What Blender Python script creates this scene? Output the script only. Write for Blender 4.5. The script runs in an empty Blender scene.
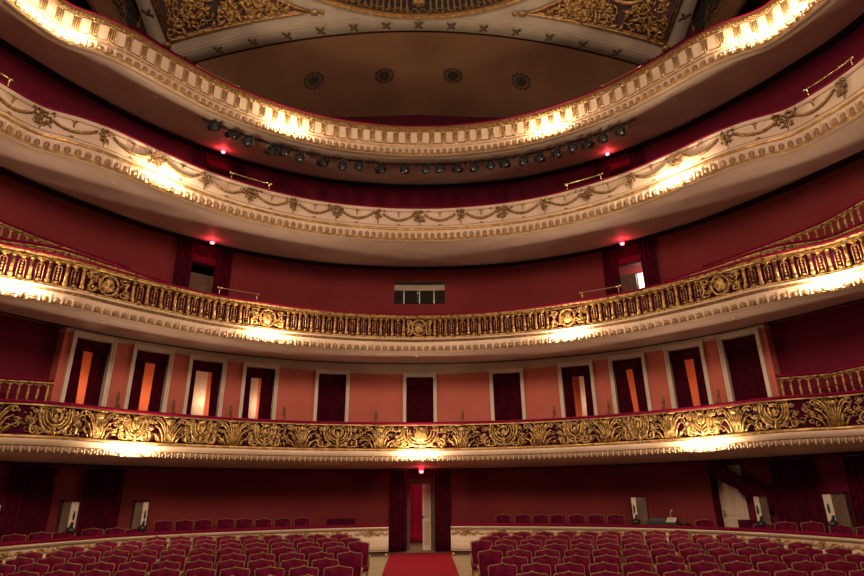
import bpy, math, random
import numpy as np
from mathutils import Matrix, Vector
random.seed(7)
scn = bpy.context.scene
COL = scn.collection
# ------------------------------------------------------------------ camera (eye is the world origin, +Y into the hall)
FPX, PITCH, YAW, ROLL = 575.0, 0.356069, 0.023175, 0.010902
def cam_axes():
    c, s = math.cos(PITCH), math.sin(PITCH)
    F = np.array([0, c, s]); U = np.array([0, -s, c]); R = np.array([1., 0, 0])
    cy, sy = math.cos(YAW), math.sin(YAW)
    Rz = np.array([[cy, sy, 0], [-sy, cy, 0], [0, 0, 1]])
    F, U, R = Rz @ F, Rz @ U, Rz @ R
    cr, sr = math.cos(ROLL), math.sin(ROLL)
    return F, cr*U + sr*R, cr*R - sr*U
CF, CU, CR = cam_axes()
def ray(x, y):
    return CF + (x-432)/FPX*CR - (y-288)/FPX*CU
cd = bpy.data.cameras.new('camera'); cam = bpy.data.objects.new('camera', cd); COL.objects.link(cam)
cd.sensor_width = 36; cd.lens = FPX/864*36; cd.clip_start = 0.05; cd.clip_end = 200
m = Matrix.Identity(4)
for i in range(3):
    m[i][0] = CR[i]; m[i][1] = CU[i]; m[i][2] = -CF[i]
cam.matrix_world = m
scn.camera = cam
# ------------------------------------------------------------------ world, exposure, big lights
w = bpy.data.worlds.new('world'); scn.world = w; w.use_nodes = True
w.node_tree.nodes['Background'].inputs[0].default_value = (1.0, .60, .48, 1)
w.node_tree.nodes['Background'].inputs[1].default_value = 0.11
scn.view_settings.view_transform = 'Standard'; scn.view_settings.look = 'None'
scn.view_settings.gamma = 1; scn.view_settings.use_curve_mapping = False
scn.view_settings.exposure = 0.14
K_LAMP = 62.0
def area(name, loc, rot, size, power, col):
    d = bpy.data.lights.new(name, 'AREA'); d.energy = power; d.color = col; d.size = size; d.shape = 'DISK'
    o = bpy.data.objects.new(name, d); COL.objects.link(o); o.location = loc; o.rotation_euler = rot
    return o
# unseen area lamp over the stage, behind the camera, added as fill
area('stage_fill_light', (0, -3, 8.0), (math.radians(75), 0, 0), 4, 1500, (1, .70, .52))
def point(name, loc, power, col, r=.06):
    d = bpy.data.lights.new(name, 'POINT'); d.energy = power; d.color = col; d.shadow_soft_size = r
    o = bpy.data.objects.new(name, d); COL.objects.link(o); o.location = loc
    return o
# ------------------------------------------------------------------ materials
def hsv_noise(nt, base, dark, scale, detail=4, lo=.4, hi=.65):
    tc = nt.nodes.new('ShaderNodeTexCoord'); n = nt.nodes.new('ShaderNodeTexNoise')
    n.inputs['Scale'].default_value = scale; n.inputs['Detail'].default_value = detail
    r = nt.nodes.new('ShaderNodeValToRGB'); r.color_ramp.elements[0].position = lo; r.color_ramp.elements[1].position = hi
    r.color_ramp.elements[0].color = (*dark, 1); r.color_ramp.elements[1].color = (*base, 1)
    nt.links.new(tc.outputs['Object'], n.inputs['Vector']); nt.links.new(n.outputs['Fac'], r.inputs['Fac'])
    return n, r
def mat(name, col, rough=.7, metal=0, dark=None, scale=3, bump=0, bscale=None, sheen=0, emit=None, es=0, lo=.4, hi=.65):
    m = bpy.data.materials.new(name); m.use_nodes = True; nt = m.node_tree; b = nt.nodes['Principled BSDF']
    b.inputs['Roughness'].default_value = rough; b.inputs['Metallic'].default_value = metal
    if dark is None: dark = tuple(c*.86 for c in col)
    n, r = hsv_noise(nt, col, dark, scale, lo=lo, hi=hi)
    nt.links.new(r.outputs['Color'], b.inputs['Base Color'])
    if bump:
        bn = nt.nodes.new('ShaderNodeBump'); bn.inputs['Strength'].default_value = bump; bn.inputs['Distance'].default_value = .02
        n2 = nt.nodes.new('ShaderNodeTexNoise'); n2.inputs['Scale'].default_value = bscale or scale*4; n2.inputs['Detail'].default_value = 3
        tc = nt.nodes.new('ShaderNodeTexCoord'); nt.links.new(tc.outputs['Object'], n2.inputs['Vector'])
        nt.links.new(n2.outputs['Fac'], bn.inputs['Height']); nt.links.new(bn.outputs['Normal'], b.inputs['Normal'])
    if sheen or rough >= .85: b.inputs['Specular IOR Level'].default_value = .12
    if sheen:
        b.inputs['Sheen Weight'].default_value = sheen; b.inputs['Sheen Roughness'].default_value = .4
        b.inputs['Sheen Tint'].default_value = (*[min(1, c*2+.1) for c in col], 1)
    if emit:
        b.inputs['Emission Color'].default_value = (*emit, 1); b.inputs['Emission Strength'].default_value = es
    return m
M = {}
M['cream'] = mat('cream_plaster', (.63, .475, .345), .55, dark=(.54, .40, .28), scale=1.5, bump=.1, bscale=30)
M['soffit'] = mat('soffit_plaster', (.72, .53, .44), .6, dark=(.62, .45, .37), scale=.9)
M['vault'] = mat('vault_plaster', (.44, .36, .27), .8, dark=(.36, .29, .22), scale=1.2)
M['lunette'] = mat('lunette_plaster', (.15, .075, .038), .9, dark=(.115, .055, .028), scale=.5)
M['gold'] = mat('gilt', (.50, .30, .10), .42, .6, dark=(.08, .04, .012), scale=14, bump=.5, bscale=60, lo=.34, hi=.56)
M['gold_flat'] = mat('gilt_moulding', (.56, .34, .13), .42, .55, dark=(.30, .16, .05), scale=8)
M['gold_old'] = mat('antique_gilt', (.38, .22, .08), .5, .45, dark=(.18, .10, .04), scale=18, bump=.5, bscale=50)
M['gold_pale'] = mat('pale_gilt', (.62, .42, .22), .45, .35, dark=(.34, .20, .08), scale=22)
M['egg'] = mat('bronzed_egg_moulding', (.34, .20, .09), .5, .2, dark=(.22, .12, .05), scale=10)
M['velvet'] = mat('crimson_velvet', (.18, .002, .028), .88, sheen=.03, dark=(.13, .0015, .02), scale=12)
M['velvet_dark'] = mat('wine_velvet', (.07, .002, .02), .9, sheen=.04, dark=(.045, .001, .012), scale=10)
M['curtain'] = mat('wine_curtain', (.075, .001, .013), .92, sheen=.03, dark=(.045, .001, .007), scale=6)
M['curtain_bright'] = mat('crimson_curtain', (.55, .012, .08), .75, sheen=.2, scale=6)
M['wall_wine'] = mat('wine_wall_paint', (.205, .032, .031), .9, dark=(.185, .026, .028), scale=.8)
M['wall_plum'] = mat('plum_wall_paint', (.14, .009, .026), .9, dark=(.13, .01, .026), scale=.8)
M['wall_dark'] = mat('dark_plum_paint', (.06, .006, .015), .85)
M['wall_lit'] = mat('lit_wall_paint', (.60, .145, .095), .7, dark=(.54, .125, .08), scale=.8)  # red wall paint with the first tier's stronger light put into the colour
M['black'] = mat('black_paint', (.006, .005, .005), .7)
M['orange'] = mat('orange_corridor_paint', (.75, .20, .07), .8, dark=(.68, .17, .06), scale=1)
M['white'] = mat('ivory_paint', (.78, .68, .54), .5, dark=(.70, .60, .46), scale=2)
M['brown'] = mat('brown_wood', (.13, .07, .035), .6, dark=(.08, .04, .02), scale=6)
M['floor'] = mat('beige_floor', (.34, .25, .15), .6, dark=(.27, .19, .11), scale=4)
M['carpet'] = mat('red_carpet', (.27, .010, .024), .95, dark=(.22, .007, .018), scale=40, bump=.4, bscale=200)
M['chair_velvet'] = mat('seat_velvet', (.145, .002, .030), .88, sheen=.05, dark=(.075, .001, .013), scale=9)
M['chair_gold'] = mat('seat_gilt_frame', (.36, .18, .075), .5, .35, dark=(.22, .10, .04), scale=20)
M['brass'] = mat('brass', (.80, .60, .30), .25, .9)
M['lampblack'] = mat('lamp_housing', (.03, .03, .03), .35, .3)
M['lens'] = mat('lamp_lens', (.10, .10, .10), .12, .6)
M['glass'] = mat('dark_glass', (.012, .012, .01), .08)
M['chrome'] = mat('steel', (.5, .5, .48), .25, .9)
M['grille'] = mat('vent_grille_black', (.015, .010, .008), .8)
M['relief_ground'] = mat('purple_ground', (.10, .02, .05), .7, dark=(.03, .015, .015), scale=3)
M['bulb'] = mat('bulb', (1, .9, .7), .5, emit=(1, .80, .56), es=60)
M['red_lamp'] = mat('red_lamp_glass', (.9, .02, .06), .3, emit=(1, .02, .05), es=2.5)
M['red_hot'] = mat('lamp_core', (1, .6, .6), .3, emit=(1, .18, .22), es=4)
M['white_lit'] = mat('bright_room_paint', (.85, .85, .76), .8)
# ------------------------------------------------------------------ mesh helpers
class MB:
    def __init__(s): s.v = []; s.f = []
    def add(s, vs, fs):
        n = len(s.v); s.v += [tuple(map(float, v)) for v in vs]; s.f += [tuple(i+n for i in f) for f in fs]; return s
    def box(s, c, d, rz=0):
        cx, cy, cz = c; a, b, e = d[0]/2, d[1]/2, d[2]/2; cr, sr = math.cos(rz), math.sin(rz)
        vs = []
        for z in (-e, e):
            for x, y in ((-a, -b), (a, -b), (a, b), (-a, b)):
                vs.append((cx+x*cr-y*sr, cy+x*sr+y*cr, cz+z))
        return s.add(vs, [(0, 3, 2, 1), (4, 5, 6, 7), (0, 1, 5, 4), (1, 2, 6, 5), (2, 3, 7, 6), (3, 0, 4, 7)])
    def tube(s, path, r, n=6, cap=True):
        P = [Vector(p) for p in path]; k = len(P); rs = r if hasattr(r, '__len__') else [r]*k
        ref = None; vs = []; fs = []
        for i, p in enumerate(P):
            t = (P[min(i+1, k-1)]-P[max(i-1, 0)])
            if t.length < 1e-9: t = Vector((0, 0, 1))
            t.normalize()
            if ref is None:
                ref = Vector((0, 0, 1)) if abs(t.z) < .9 else Vector((1, 0, 0))
            a = t.cross(ref)
            if a.length < 1e-6: a = t.cross(Vector((0, 1, .3)))
            a.normalize(); b = a.cross(t).normalized(); ref = b
            for j in range(n):
                q = 2*math.pi*j/n; vs.append(p+(a*math.cos(q)+b*math.sin(q))*rs[i])
        for i in range(k-1):
            for j in range(n):
                fs.append((i*n+j, i*n+(j+1) % n, (i+1)*n+(j+1) % n, (i+1)*n+j))
        if cap: fs.append(tuple(range(n-1, -1, -1))); fs.append(tuple((k-1)*n+j for j in range(n)))
        return s.add(vs, fs)
    def ell(s, c, r, n=8, m=5):
        r = r if hasattr(r, '__len__') else (r, r, r); vs = []; fs = []
        for i in range(1, m):
            th = math.pi*i/m
            for j in range(n):
                q = 2*math.pi*j/n
                vs.append((c[0]+r[0]*math.sin(th)*math.cos(q), c[1]+r[1]*math.sin(th)*math.sin(q), c[2]+r[2]*math.cos(th)))
        for i in range(m-2):
            for j in range(n): fs.append((i*n+j, (i+1)*n+j, (i+1)*n+(j+1) % n, i*n+(j+1) % n))
        t = len(vs); vs += [(c[0], c[1], c[2]+r[2]), (c[0], c[1], c[2]-r[2])]
        for j in range(n): fs.append((t, j, (j+1) % n)); fs.append((t+1, (m-2)*n+(j+1) % n, (m-2)*n+j))
        return s.add(vs, fs)
    def lathe(s, prof, c=(0, 0, 0), n=12):
        vs = []; fs = []
        for r, z in prof:
            for j in range(n):
                q = 2*math.pi*j/n; vs.append((c[0]+r*math.cos(q), c[1]+r*math.sin(q), c[2]+z))
        for i in range(len(prof)-1):
            for j in range(n): fs.append((i*n+j, i*n+(j+1) % n, (i+1)*n+(j+1) % n, (i+1)*n+j))
        return s.add(vs, fs)
    def prism(s, poly, t0, t1):   # poly in (u, v), extruded along the third axis
        n = len(poly); vs = [(u, v, t0) for u, v in poly]+[(u, v, t1) for u, v in poly]
        fs = [tuple(range(n-1, -1, -1)), tuple(range(n, 2*n))]+[(i, (i+1) % n, n+(i+1) % n, n+i) for i in range(n)]
        return s.add(vs, fs)
    def map(s, fn): s.v = [tuple(fn(*v)) for v in s.v]; return s
    def ext(s, o): return s.add(o.v, o.f)
    def build(s, name, m, parent=None, smooth=False, kind=None):
        me = bpy.data.meshes.new(name)
        off = parent.location if parent is not None else Vector((0, 0, 0))
        if parent is not None and parent.parent is not None: off = off+parent.parent.location
        me.from_pydata([(x-off.x, y-off.y, z-off.z) for x, y, z in s.v], [], s.f)
        me.materials.append(m)
        if smooth: me.polygons.foreach_set('use_smooth', [True]*len(me.polygons))
        me.update()
        o = bpy.data.objects.new(name, me); COL.objects.link(o)
        if parent is not None: o.parent = parent
        if kind: o['kind'] = kind
        return o
def empty(name, loc, label, cat, group=None):
    o = bpy.data.objects.new(name, None); COL.objects.link(o); o.location = loc
    o.empty_display_size = .1
    return tag(o, label, cat, group)
def tag(o, label, cat, group=None):
    o['label'] = label; o['category'] = cat
    if group: o['group'] = group
    return o
def copy_tree(o, parent=None):
    c = o.copy(); COL.objects.link(c)
    if parent is not None: c.parent = parent
    for ch in list(o.children): copy_tree(ch, c)
    return c
# ------------------------------------------------------------------ plan curves
def catmull(pts, step=.12):
    P = np.array(pts, float); P = np.vstack([2*P[0]-P[1], P, 2*P[-1]-P[-2]]); out = []
    for i in range(1, len(P)-2):
        n = max(2, int(np.linalg.norm(P[i+1]-P[i])/step))
        for k in range(n):
            t = k/n
            out.append(.5*((2*P[i])+(-P[i-1]+P[i+1])*t+(2*P[i-1]-5*P[i]+4*P[i+1]-P[i+2])*t*t+(-P[i-1]+3*P[i]-3*P[i+1]+P[i+2])*t**3))
    out.append(P[-2]); return np.array(out)
class Curve:      # symmetric plan curve, s = signed arclength from the axis
    def __init__(s, half):
        h = [(-half[1][0], half[1][1])]+list(half)
        c = catmull(h); c = c[np.argmax(c[:, 0] >= -1e-6):]
        c[0, 0] = 0
        s.x = np.concatenate([-c[::-1][:-1, 0], c[:, 0]]); s.y = np.concatenate([c[::-1][:-1, 1], c[:, 1]])
        l = np.concatenate([[0], np.cumsum(np.hypot(np.diff(s.x), np.diff(s.y)))]); s.s = l-l[-1]/2; s.L = l[-1]/2
    def p(s, t): return np.interp(t, s.s, s.x), np.interp(t, s.s, s.y)
    def n(s, t, e=.15):      # normal towards the stage side
        x0, y0 = s.p(t-e); x1, y1 = s.p(t+e); dx, dy = x1-x0, y1-y0; l = math.hypot(dx, dy) or 1
        return dy/l, -dx/l
    def at(s, t, d=0):
        x, y = s.p(t); nx, ny = s.n(t); return x+nx*d, y+ny*d
    def ang(s, t):
        nx, ny = s.n(t); return math.atan2(ny, nx)+math.pi/2
    def px(s, x, y, d=0):    # arclength and height where the sight line (x, y) of the photo meets the curve offset by d
        r = ray(x, y); best = None
        for t in np.arange(-s.L, s.L, .04):
            X, Y = s.at(t, d)
            e = abs(X/Y-r[0]/r[1]) if Y > 3 else 9
            if best is None or e < best[0]: best = (e, t, Y*r[2]/r[1])
        return best[1], best[2]
C34 = Curve([(0, 15.10), (.71, 15.08), (1.40, 14.99), (2.10, 14.86), (2.77, 14.67), (3.43, 14.42), (4.05, 14.11), (4.64, 13.74), (5.20, 13.32), (5.71, 12.86), (6.16, 12.35), (6.60, 11.83), (7.02, 11.31), (7.52, 10.87), (8.15, 10.48), (8.48, 9.89), (8.72, 9.2), (8.85, 8.2), (8.95, 6.6)])
C2 = Curve([(0, 15.59), (.74, 15.55), (1.47, 15.455), (2.19, 15.30), (2.89, 15.08), (3.57, 14.82), (4.23, 14.48), (4.86, 14.12), (5.45, 13.71), (5.97, 13.22), (6.48, 12.71), (6.94, 12.19), (7.38, 11.64), (7.92, 11.19), (8.50, 10.73), (8.86, 10.1), (9.08, 9.3), (9.2, 8.2), (9.28, 6.6)])
C1 = Curve([(0, 16.06), (.77, 16.02), (1.54, 15.93), (2.29, 15.79), (3.04, 15.60), (3.77, 15.34), (4.46, 15.02), (5.12, 14.64), (5.75, 14.2), (6.34, 13.72), (6.87, 13.18), (7.33, 12.60), (7.90, 12.12), (8.72, 11.75), (9.2, 11.1), (9.45, 10.2), (9.6, 8.6), (9.65, 6.6)])
CW = Curve([(0, 18.02), (.91, 17.98), (1.81, 17.89), (2.71, 17.73), (3.58, 17.50), (4.43, 17.17), (5.24, 16.78), (6.01, 16.32), (6.73, 15.77), (7.41, 15.19), (8.03, 14.57), (8.58, 13.88), (9.08, 13.18), (9.55, 12.46), (9.95, 11.71), (10.33, 10.96), (10.6, 10), (10.75, 8.5), (10.8, 6.6)])
def sweep(cv, prof, s0=None, s1=None, step=.2, closed=False, zoff=0):
    s0 = -cv.L if s0 is None else s0; s1 = cv.L if s1 is None else s1
    n = max(1, int((s1-s0)/step)); b = MB(); vs = []; k = len(prof)
    for i in range(n+1):
        t = s0+(s1-s0)*i/n; x, y = cv.p(t); nx, ny = cv.n(t)
        for z, d in prof: vs.append((x+nx*d, y+ny*d, (z(t) if callable(z) else z)+zoff))
    fs = []
    for i in range(n):
        for j in range(k if closed else k-1):
            j2 = (j+1) % k; fs.append((i*k+j, (i+1)*k+j, (i+1)*k+j2, i*k+j2))
    if closed: fs.append(tuple(range(k))); fs.append(tuple(n*k+j for j in range(k-1, -1, -1)))
    return b.add(vs, fs)
def on(cv, s0=0, z0=0, d0=0):      # local (u, v, d) -> world on the curved front
    def fn(u, v, d):
        x, y = cv.at(s0+u, d0+d); return (x, y, z0+v)
    return fn
def band(ca, za, cb, zb, da=0, db=0, n=120, th=.12):   # slab between two plan curves (soffit or floor)
    b = MB(); vs = []
    for i in range(n+1):
        q = -1+2*i/n; xa, ya = ca.at(q*ca.L, da); xb, yb = cb.at(q*cb.L, db)
        vs += [(xa, ya, za), (xb, yb, zb), (xb, yb, zb+th), (xa, ya, za+th)]
    fs = []
    for i in range(n):
        for j in range(4): fs.append((i*4+j, (i+1)*4+j, (i+1)*4+(j+1) % 4, i*4+(j+1) % 4))
    fs += [(0, 1, 2, 3), (n*4+3, n*4+2, n*4+1, n*4)]
    return b.add(vs, fs)
def spiral(cx, cy, r, turns, a0, d=0, sgn=1, n=18, shrink=.15):
    return [(cx+r*(1-(1-shrink)*i/n)*math.cos(a0+sgn*2*math.pi*turns*i/n), cy+r*(1-(1-shrink)*i/n)*math.sin(a0+sgn*2*math.pi*turns*i/n), d) for i in range(n+1)]
def arc(cx, cy, rx, ry, a0, a1, d=0, n=14):
    return [(cx+rx*math.cos(a0+(a1-a0)*i/n), cy+ry*math.sin(a0+(a1-a0)*i/n), d) for i in range(n+1)]
R_ = math.radians
# ------------------------------------------------------------------ structure: walls
H = {1: (2.05, 1.02), 2: (5.01, 3.92), 3: (8.13, 7.07), 4: (11.01, 9.94)}
CEIL = {0: .92, 1: 4.13, 2: 7.36, 3: 10.53}
def wall(name, z0, z1, m, s0=None, s1=None, d=0, th=.25):
    return sweep(CW, [(z0, d), (z1, d), (z1, d-th), (z0, d-th)], s0, s1, closed=True).build(name, m, kind='structure')
sE = abs(CW.px(58, 370)[0]); sE = (sE+abs(CW.px(774, 370)[0]))/2
SD = 6.9   # the stalls wall beyond this arclength is plum
# doorways (photo column, row) on the first tier
D1 = [(82, 401), (144.5, 407), (202, 412), (257, 417), (330.5, 420), (419.5, 421), (509, 420), (580, 416), (633, 411), (693, 405), (750.5, 398)]
D1s = [CW.px(x, y)[0] for x, y in D1]
DW = .43
def DTf(t): return 3.70+.23*(abs(t)/abs(D1s[0]))**1.2
def PTf(t): return DTf(t)+.07
# wall of tier 1, pierced by the doorways
edges = [-sE]
for t in D1s: edges += [t-DW, t+DW]
edges.append(sE)
b = MB()
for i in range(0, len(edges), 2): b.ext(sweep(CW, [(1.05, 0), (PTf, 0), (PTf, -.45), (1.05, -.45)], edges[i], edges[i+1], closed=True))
b.build('wall_first_tier', M['wall_lit'], kind='structure')
for sg in (-1, 1):
    s0, s1 = sorted((sg*sE, sg*CW.L)); wall('wall_side_%s' % ('left' if sg < 0 else 'right'), 1.05, 4.13, M['wall_plum'], s0, s1, d=-.35)
    x0, y0 = CW.at(sg*sE, 0); x1, y1 = CW.at(sg*sE, -.4)
sweep(CW, [(PTf, .03), (4.13, .03), (4.13, -.45), (PTf, -.45)], -sE, sE, closed=True).build('trim_1', M['cream'], kind='structure')
sweep(CW, [(4.06, .05), (4.10, .05), (4.10, .02), (4.06, .02)], -sE, sE, closed=True).build('trim_2', M['cream'], kind='structure')
# tier 2, 3 and gallery walls with their doorways
D2 = [CW.px(203.5, 262)[0], CW.px(630.5, 262)[0]]
D3 = [CW.px(217, 168)[0], CW.px(621, 168)[0]]
def pierced(name, z0, z1, top, doors, hw, m):
    e = [-CW.L]
    for t in doors: e += [t-hw, t+hw]
    e.append(CW.L); b = MB()
    for i in range(0, len(e), 2): b.ext(sweep(CW, [(z0, 0), (z1, 0), (z1, -.25), (z0, -.25)], e[i], e[i+1], closed=True))
    for t in doors: b.ext(sweep(CW, [(top, 0), (z1, 0), (z1, -.25), (top, -.25)], t-hw, t+hw, closed=True))
    return b.build(name, m, kind='structure')
pierced('wall_second_tier', 4.2, 7.36, 6.72, D2, .42, M['wall_wine'])
pierced('wall_third_tier', 7.45, 10.53, 10.0, D3, .42, M['wall_plum'])
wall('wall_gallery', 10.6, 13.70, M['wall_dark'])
# black strip painted in as the shadow gap at the head of each wall
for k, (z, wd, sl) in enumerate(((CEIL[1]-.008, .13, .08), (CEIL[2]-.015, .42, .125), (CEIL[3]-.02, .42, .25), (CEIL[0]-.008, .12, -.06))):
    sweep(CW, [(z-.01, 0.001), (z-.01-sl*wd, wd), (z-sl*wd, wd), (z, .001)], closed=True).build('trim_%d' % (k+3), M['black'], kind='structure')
# ------------------------------------------------------------------ corridors behind the doorways
b = band(CW, 1.0, CW, 1.0, -.26, -1.7, th=.05); b.build('floor_first_corridor', M['carpet'], kind='structure')
band(CW, 4.16, CW, 4.16, -.26, -1.7, th=.05).build('ceiling_first_corridor', M['white'], kind='structure')
wall('wall_first_corridor', 1.05, 4.16, M['orange'], d=-1.5, th=.1)
for z, nm, mm in ((4.2, 'second', M['wall_wine']), (7.45, 'third', M['wall_plum'])):
    wall('wall_%s_corridor' % nm, z, z+3.2, mm, d=-1.5, th=.1)
    band(CW, z-.05, CW, z-.05, -.26, -1.6, th=.05).build('floor_%s_corridor' % nm, M['carpet'], kind='structure')
for i, t in enumerate(D1s):
    x, y = CW.at(t+.3, -1.0)
    if i not in (4, 5, 6): point('corridor_light', (x, y, 2.9), 12, (1, .62, .38), .25)
x, y = CW.at(D2[1]+.2, -1.0); point('corridor_light', (x, y, 6.6), 60, (1, .95, .8), .1)
# ------------------------------------------------------------------ door surrounds
for i, t in enumerate(D1s):
    b = MB()
    for sg in (-1, 1):
        a = t+sg*(DW+.045)
        DT = DTf(t); b.ext(sweep(CW, [(1.05, .06), (DT+.12, .06), (DT+.12, -.2), (1.05, -.2)], a-.05, a+.05, closed=True))
        b.ext(sweep(CW, [(1.05, .09), (DT+.13, .09), (DT+.13, .05), (1.05, .05)], a+sg*.03-.02, a+sg*.03+.02, closed=True))
    b.ext(sweep(CW, [(DT, .06), (DT+.13, .06), (DT+.13, -.2), (DT, -.2)], t-DW-.06, t+DW+.06, closed=True))
    o = b.build('door_%d' % (i+1), M['white'], kind='structure')
def folds(cv, s0, s1, z0, z1, d, n=7, amp=.035, taper=None, seed=0):
    """a hanging cloth: width follows taper(z fraction) -> (s0, s1)"""
    rnd = random.Random(seed); ph = [rnd.uniform(-.7, .7) for _ in range(6)]
    nu = n*6; nv = 10; b = MB(); vs = []
    for side in (0, 1):
        for j in range(nv+1):
            v = j/nv; a, c = taper(v) if taper else (s0, s1)
            for i in range(nu+1):
                u = i/nu; dd = d+amp*(math.sin(2*math.pi*n*u+ph[0]+.4*math.sin(3*v+ph[1]))+.4*math.sin(2*math.pi*n*1.7*u+ph[2]))-side*.02
                x, y = cv.at(a+(c-a)*u, dd); vs.append((x, y, z0+(z1-z0)*v))
    W = nu+1; T = W*(nv+1); fs = []
    for j in range(nv):
        for i in range(nu):
            q = (j*W+i, j*W+i+1, (j+1)*W+i+1, (j+1)*W+i); fs.append(q); fs.append(tuple(T+k for k in q[::-1]))
    for j in range(nv):
        fs.append((j*W, (j+1)*W, T+(j+1)*W, T+j*W)); fs.append((j*W+nu, T+j*W+nu, T+(j+1)*W+nu, (j+1)*W+nu))
    for i in range(nu):
        fs.append((i, T+i, T+i+1, i+1)); fs.append((nv*W+i, nv*W+i+1, T+nv*W+i+1, T+nv*W+i))
    return b.add(vs, fs)
# how far each side's drape covers the opening, as (left edge of gap at top, right edge at top, left at bottom, right at bottom) in 0..1
GAP = [(.30, .58, .45, .62), (.36, .66, .38, .64), (.20, .70, .20, .80), (.22, .58, .26, .56), None, None, None, (.32, .74, .36, .72), (.36, .60, .58, .70), (.40, .70, .52, .66), None]
names = ['first doorway from the left end', 'second doorway from the left end', 'third doorway from the left end', 'fourth doorway from the left end', 'doorway just left of the middle one', 'middle doorway above the central lamps', 'doorway just right of the middle one', 'fourth doorway from the right end', 'third doorway from the right end', 'second doorway from the right end', 'last doorway at the right end']
for i, t in enumerate(D1s):
    x, y = CW.at(t, -.12); g = GAP[i]
    st = 'parted to show the corridor' if g else 'drawn shut'
    DT = DTf(t); root = empty('curtain', (x, y, 1.05), 'dark red curtain %s, first-tier %s' % (st, names[i]), 'curtain', 'curtains in the first-tier doorways')
    a, c = t-DW+.01, t+DW-.01; W = c-a
    if g:
        gt0, gt1, gb0, gb1 = g
        folds(CW, 0, 0, 1.1, DT-.04, -.12, 4, .02, lambda v: (a, a+W*(gb0+(gt0-gb0)*v)), i).build('drape', M['curtain'], root, True)
        folds(CW, 0, 0, 1.1, DT-.04, -.12, 4, .02, lambda v: (a+W*(gb1+(gt1-gb1)*v), c), i+40).build('drape', M['curtain'], root, True)
    else:
        folds(CW, a, (a+c)/2, 1.1, DT-.04, -.12, 4, .025, None, i).build('drape', M['curtain'], root, True)
        folds(CW, (a+c)/2-.02, c, 1.1, DT-.04, -.12, 4, .025, None, i+40).build('drape', M['curtain'], root, True)
    folds(CW, a, c, DT-.30, DT-.005, -.06, 6, .012, None, i+80).build('valance', M['curtain'], root, True)
# ivory corridor doors seen through three of the openings
for i, xa, xb, yy, side in ((2, 192, 206, 390, 'third'), (3, 249, 257.5, 395, 'fourth'), (7, 580, 588, 395, 'eighth')):
    ta = CW.px(xa, yy, -1.3)[0]; tb = CW.px(xb, yy, -1.3)[0]; x, y = CW.at((ta+tb)/2, -1.33)
    root = empty('corridor_door', (x, y, 1.06), 'ivory corridor door behind the %s first-tier doorway from the left' % side, 'door', 'corridor doors')
    sweep(CW, [(1.06, -1.30), (4.1, -1.30), (4.1, -1.35), (1.06, -1.35)], ta, tb, closed=True).build('door_leaf', M['white'], root)
    b = MB(); X, Y = CW.at((ta+tb)/2, -1.25); b.ell((X, Y, 2.3), .035); b.tube([(X, Y, 2.3), CW.at((ta+tb)/2, -1.31)+(2.3,)], .012); b.build('door_knob', M['brass'], root, True)
# small brass lamps standing at the foot of the wall between the doors
SC = [(118, 400), (173, 408), (230, 413), (284, 414), (376, 418), (463, 417), (555, 413), (609, 408), (663, 404), (719, 397)]
pl = ['first', 'second', 'third', 'fourth', 'fifth', 'sixth', 'seventh', 'eighth', 'ninth', 'tenth']
proto = None
for k, (x, y) in enumerate(SC):
    t, z = CW.px(x, y, .12); X, Y = CW.at(t, .12)
    lb = 'small brass wall bracket between doors, %s from the left on the first-tier wall' % pl[k]
    if proto is None:
        proto = empty('wall_bracket', (X, Y, z-.25), lb, 'wall bracket', 'brass wall brackets between the first-tier doors')
        px_, py_, pz_ = proto.location
        bb = MB(); bb.lathe([(.001, 0), (.07, 0), (.07, .03), (.02, .06), (.018, .2), (.05, .24), (.02, .27), (.001, .27)], (px_, py_, pz_), 8); bb.build('stem', M['gold_old'], proto, True)
        bb = MB(); bb.lathe([(.001, .27), (.035, .29), (.045, .36), (.025, .44), (.001, .48)], (px_, py_, pz_), 8); bb.build('finial', M['gold_old'], proto, True)
        bb = MB(); bb.box((px_, py_+.06, pz_+.1), (.05, .16, .12)); bb.build('back_plate', M['gold_old'], proto)
    else:
        o = copy_tree(proto); o.location = (X, Y, z-.25); tag(o, lb, 'wall bracket')
# tier 2 and tier 3 doorway drapes
def doorway(t, z0, top, label, lit, group, k):
    hd = top+.53 if top < 8 else top+.38
    x, y = CW.at(t, .1); root = empty('door_curtain', (x, y, z0), label, 'curtain', group)
    folds(CW, t-.80, t-.33, z0, hd, .12, 4, .035, None, k).build('drape', M['curtain'], root, True)
    folds(CW, t+.36, t+.83, z0, hd, .12, 4, .035, None, k+5).build('drape', M['curtain'], root, True)
    folds(CW, t-.42, t+.42, top+.2, hd, .10, 5, .02, None, k+7).build('header', M['curtain'], root, True)
    folds(CW, t-.42, t+.42, top-.02, top+.22, .08, 8, .012, None, k+9).build('valance', M['velvet'], root, True)
    return root
doorway(D2[0], 4.2, 6.75, 'dark red drapes around the left second-tier doorway with brown wood door', 0, 'second-tier door curtains', 1)
doorway(D2[1], 4.2, 6.75, 'dark red drapes around the right second-tier doorway showing a white gap', 1, 'second-tier door curtains', 2)
doorway(D3[0], 7.5, 10.05, 'dark red drapes at the left third-tier doorway below a red lamp', 0, 'third-tier door curtains', 3)
doorway(D3[1], 7.5, 10.05, 'dark red drapes at the right third-tier doorway below a red lamp', 0, 'third-tier door curtains', 4)
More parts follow.
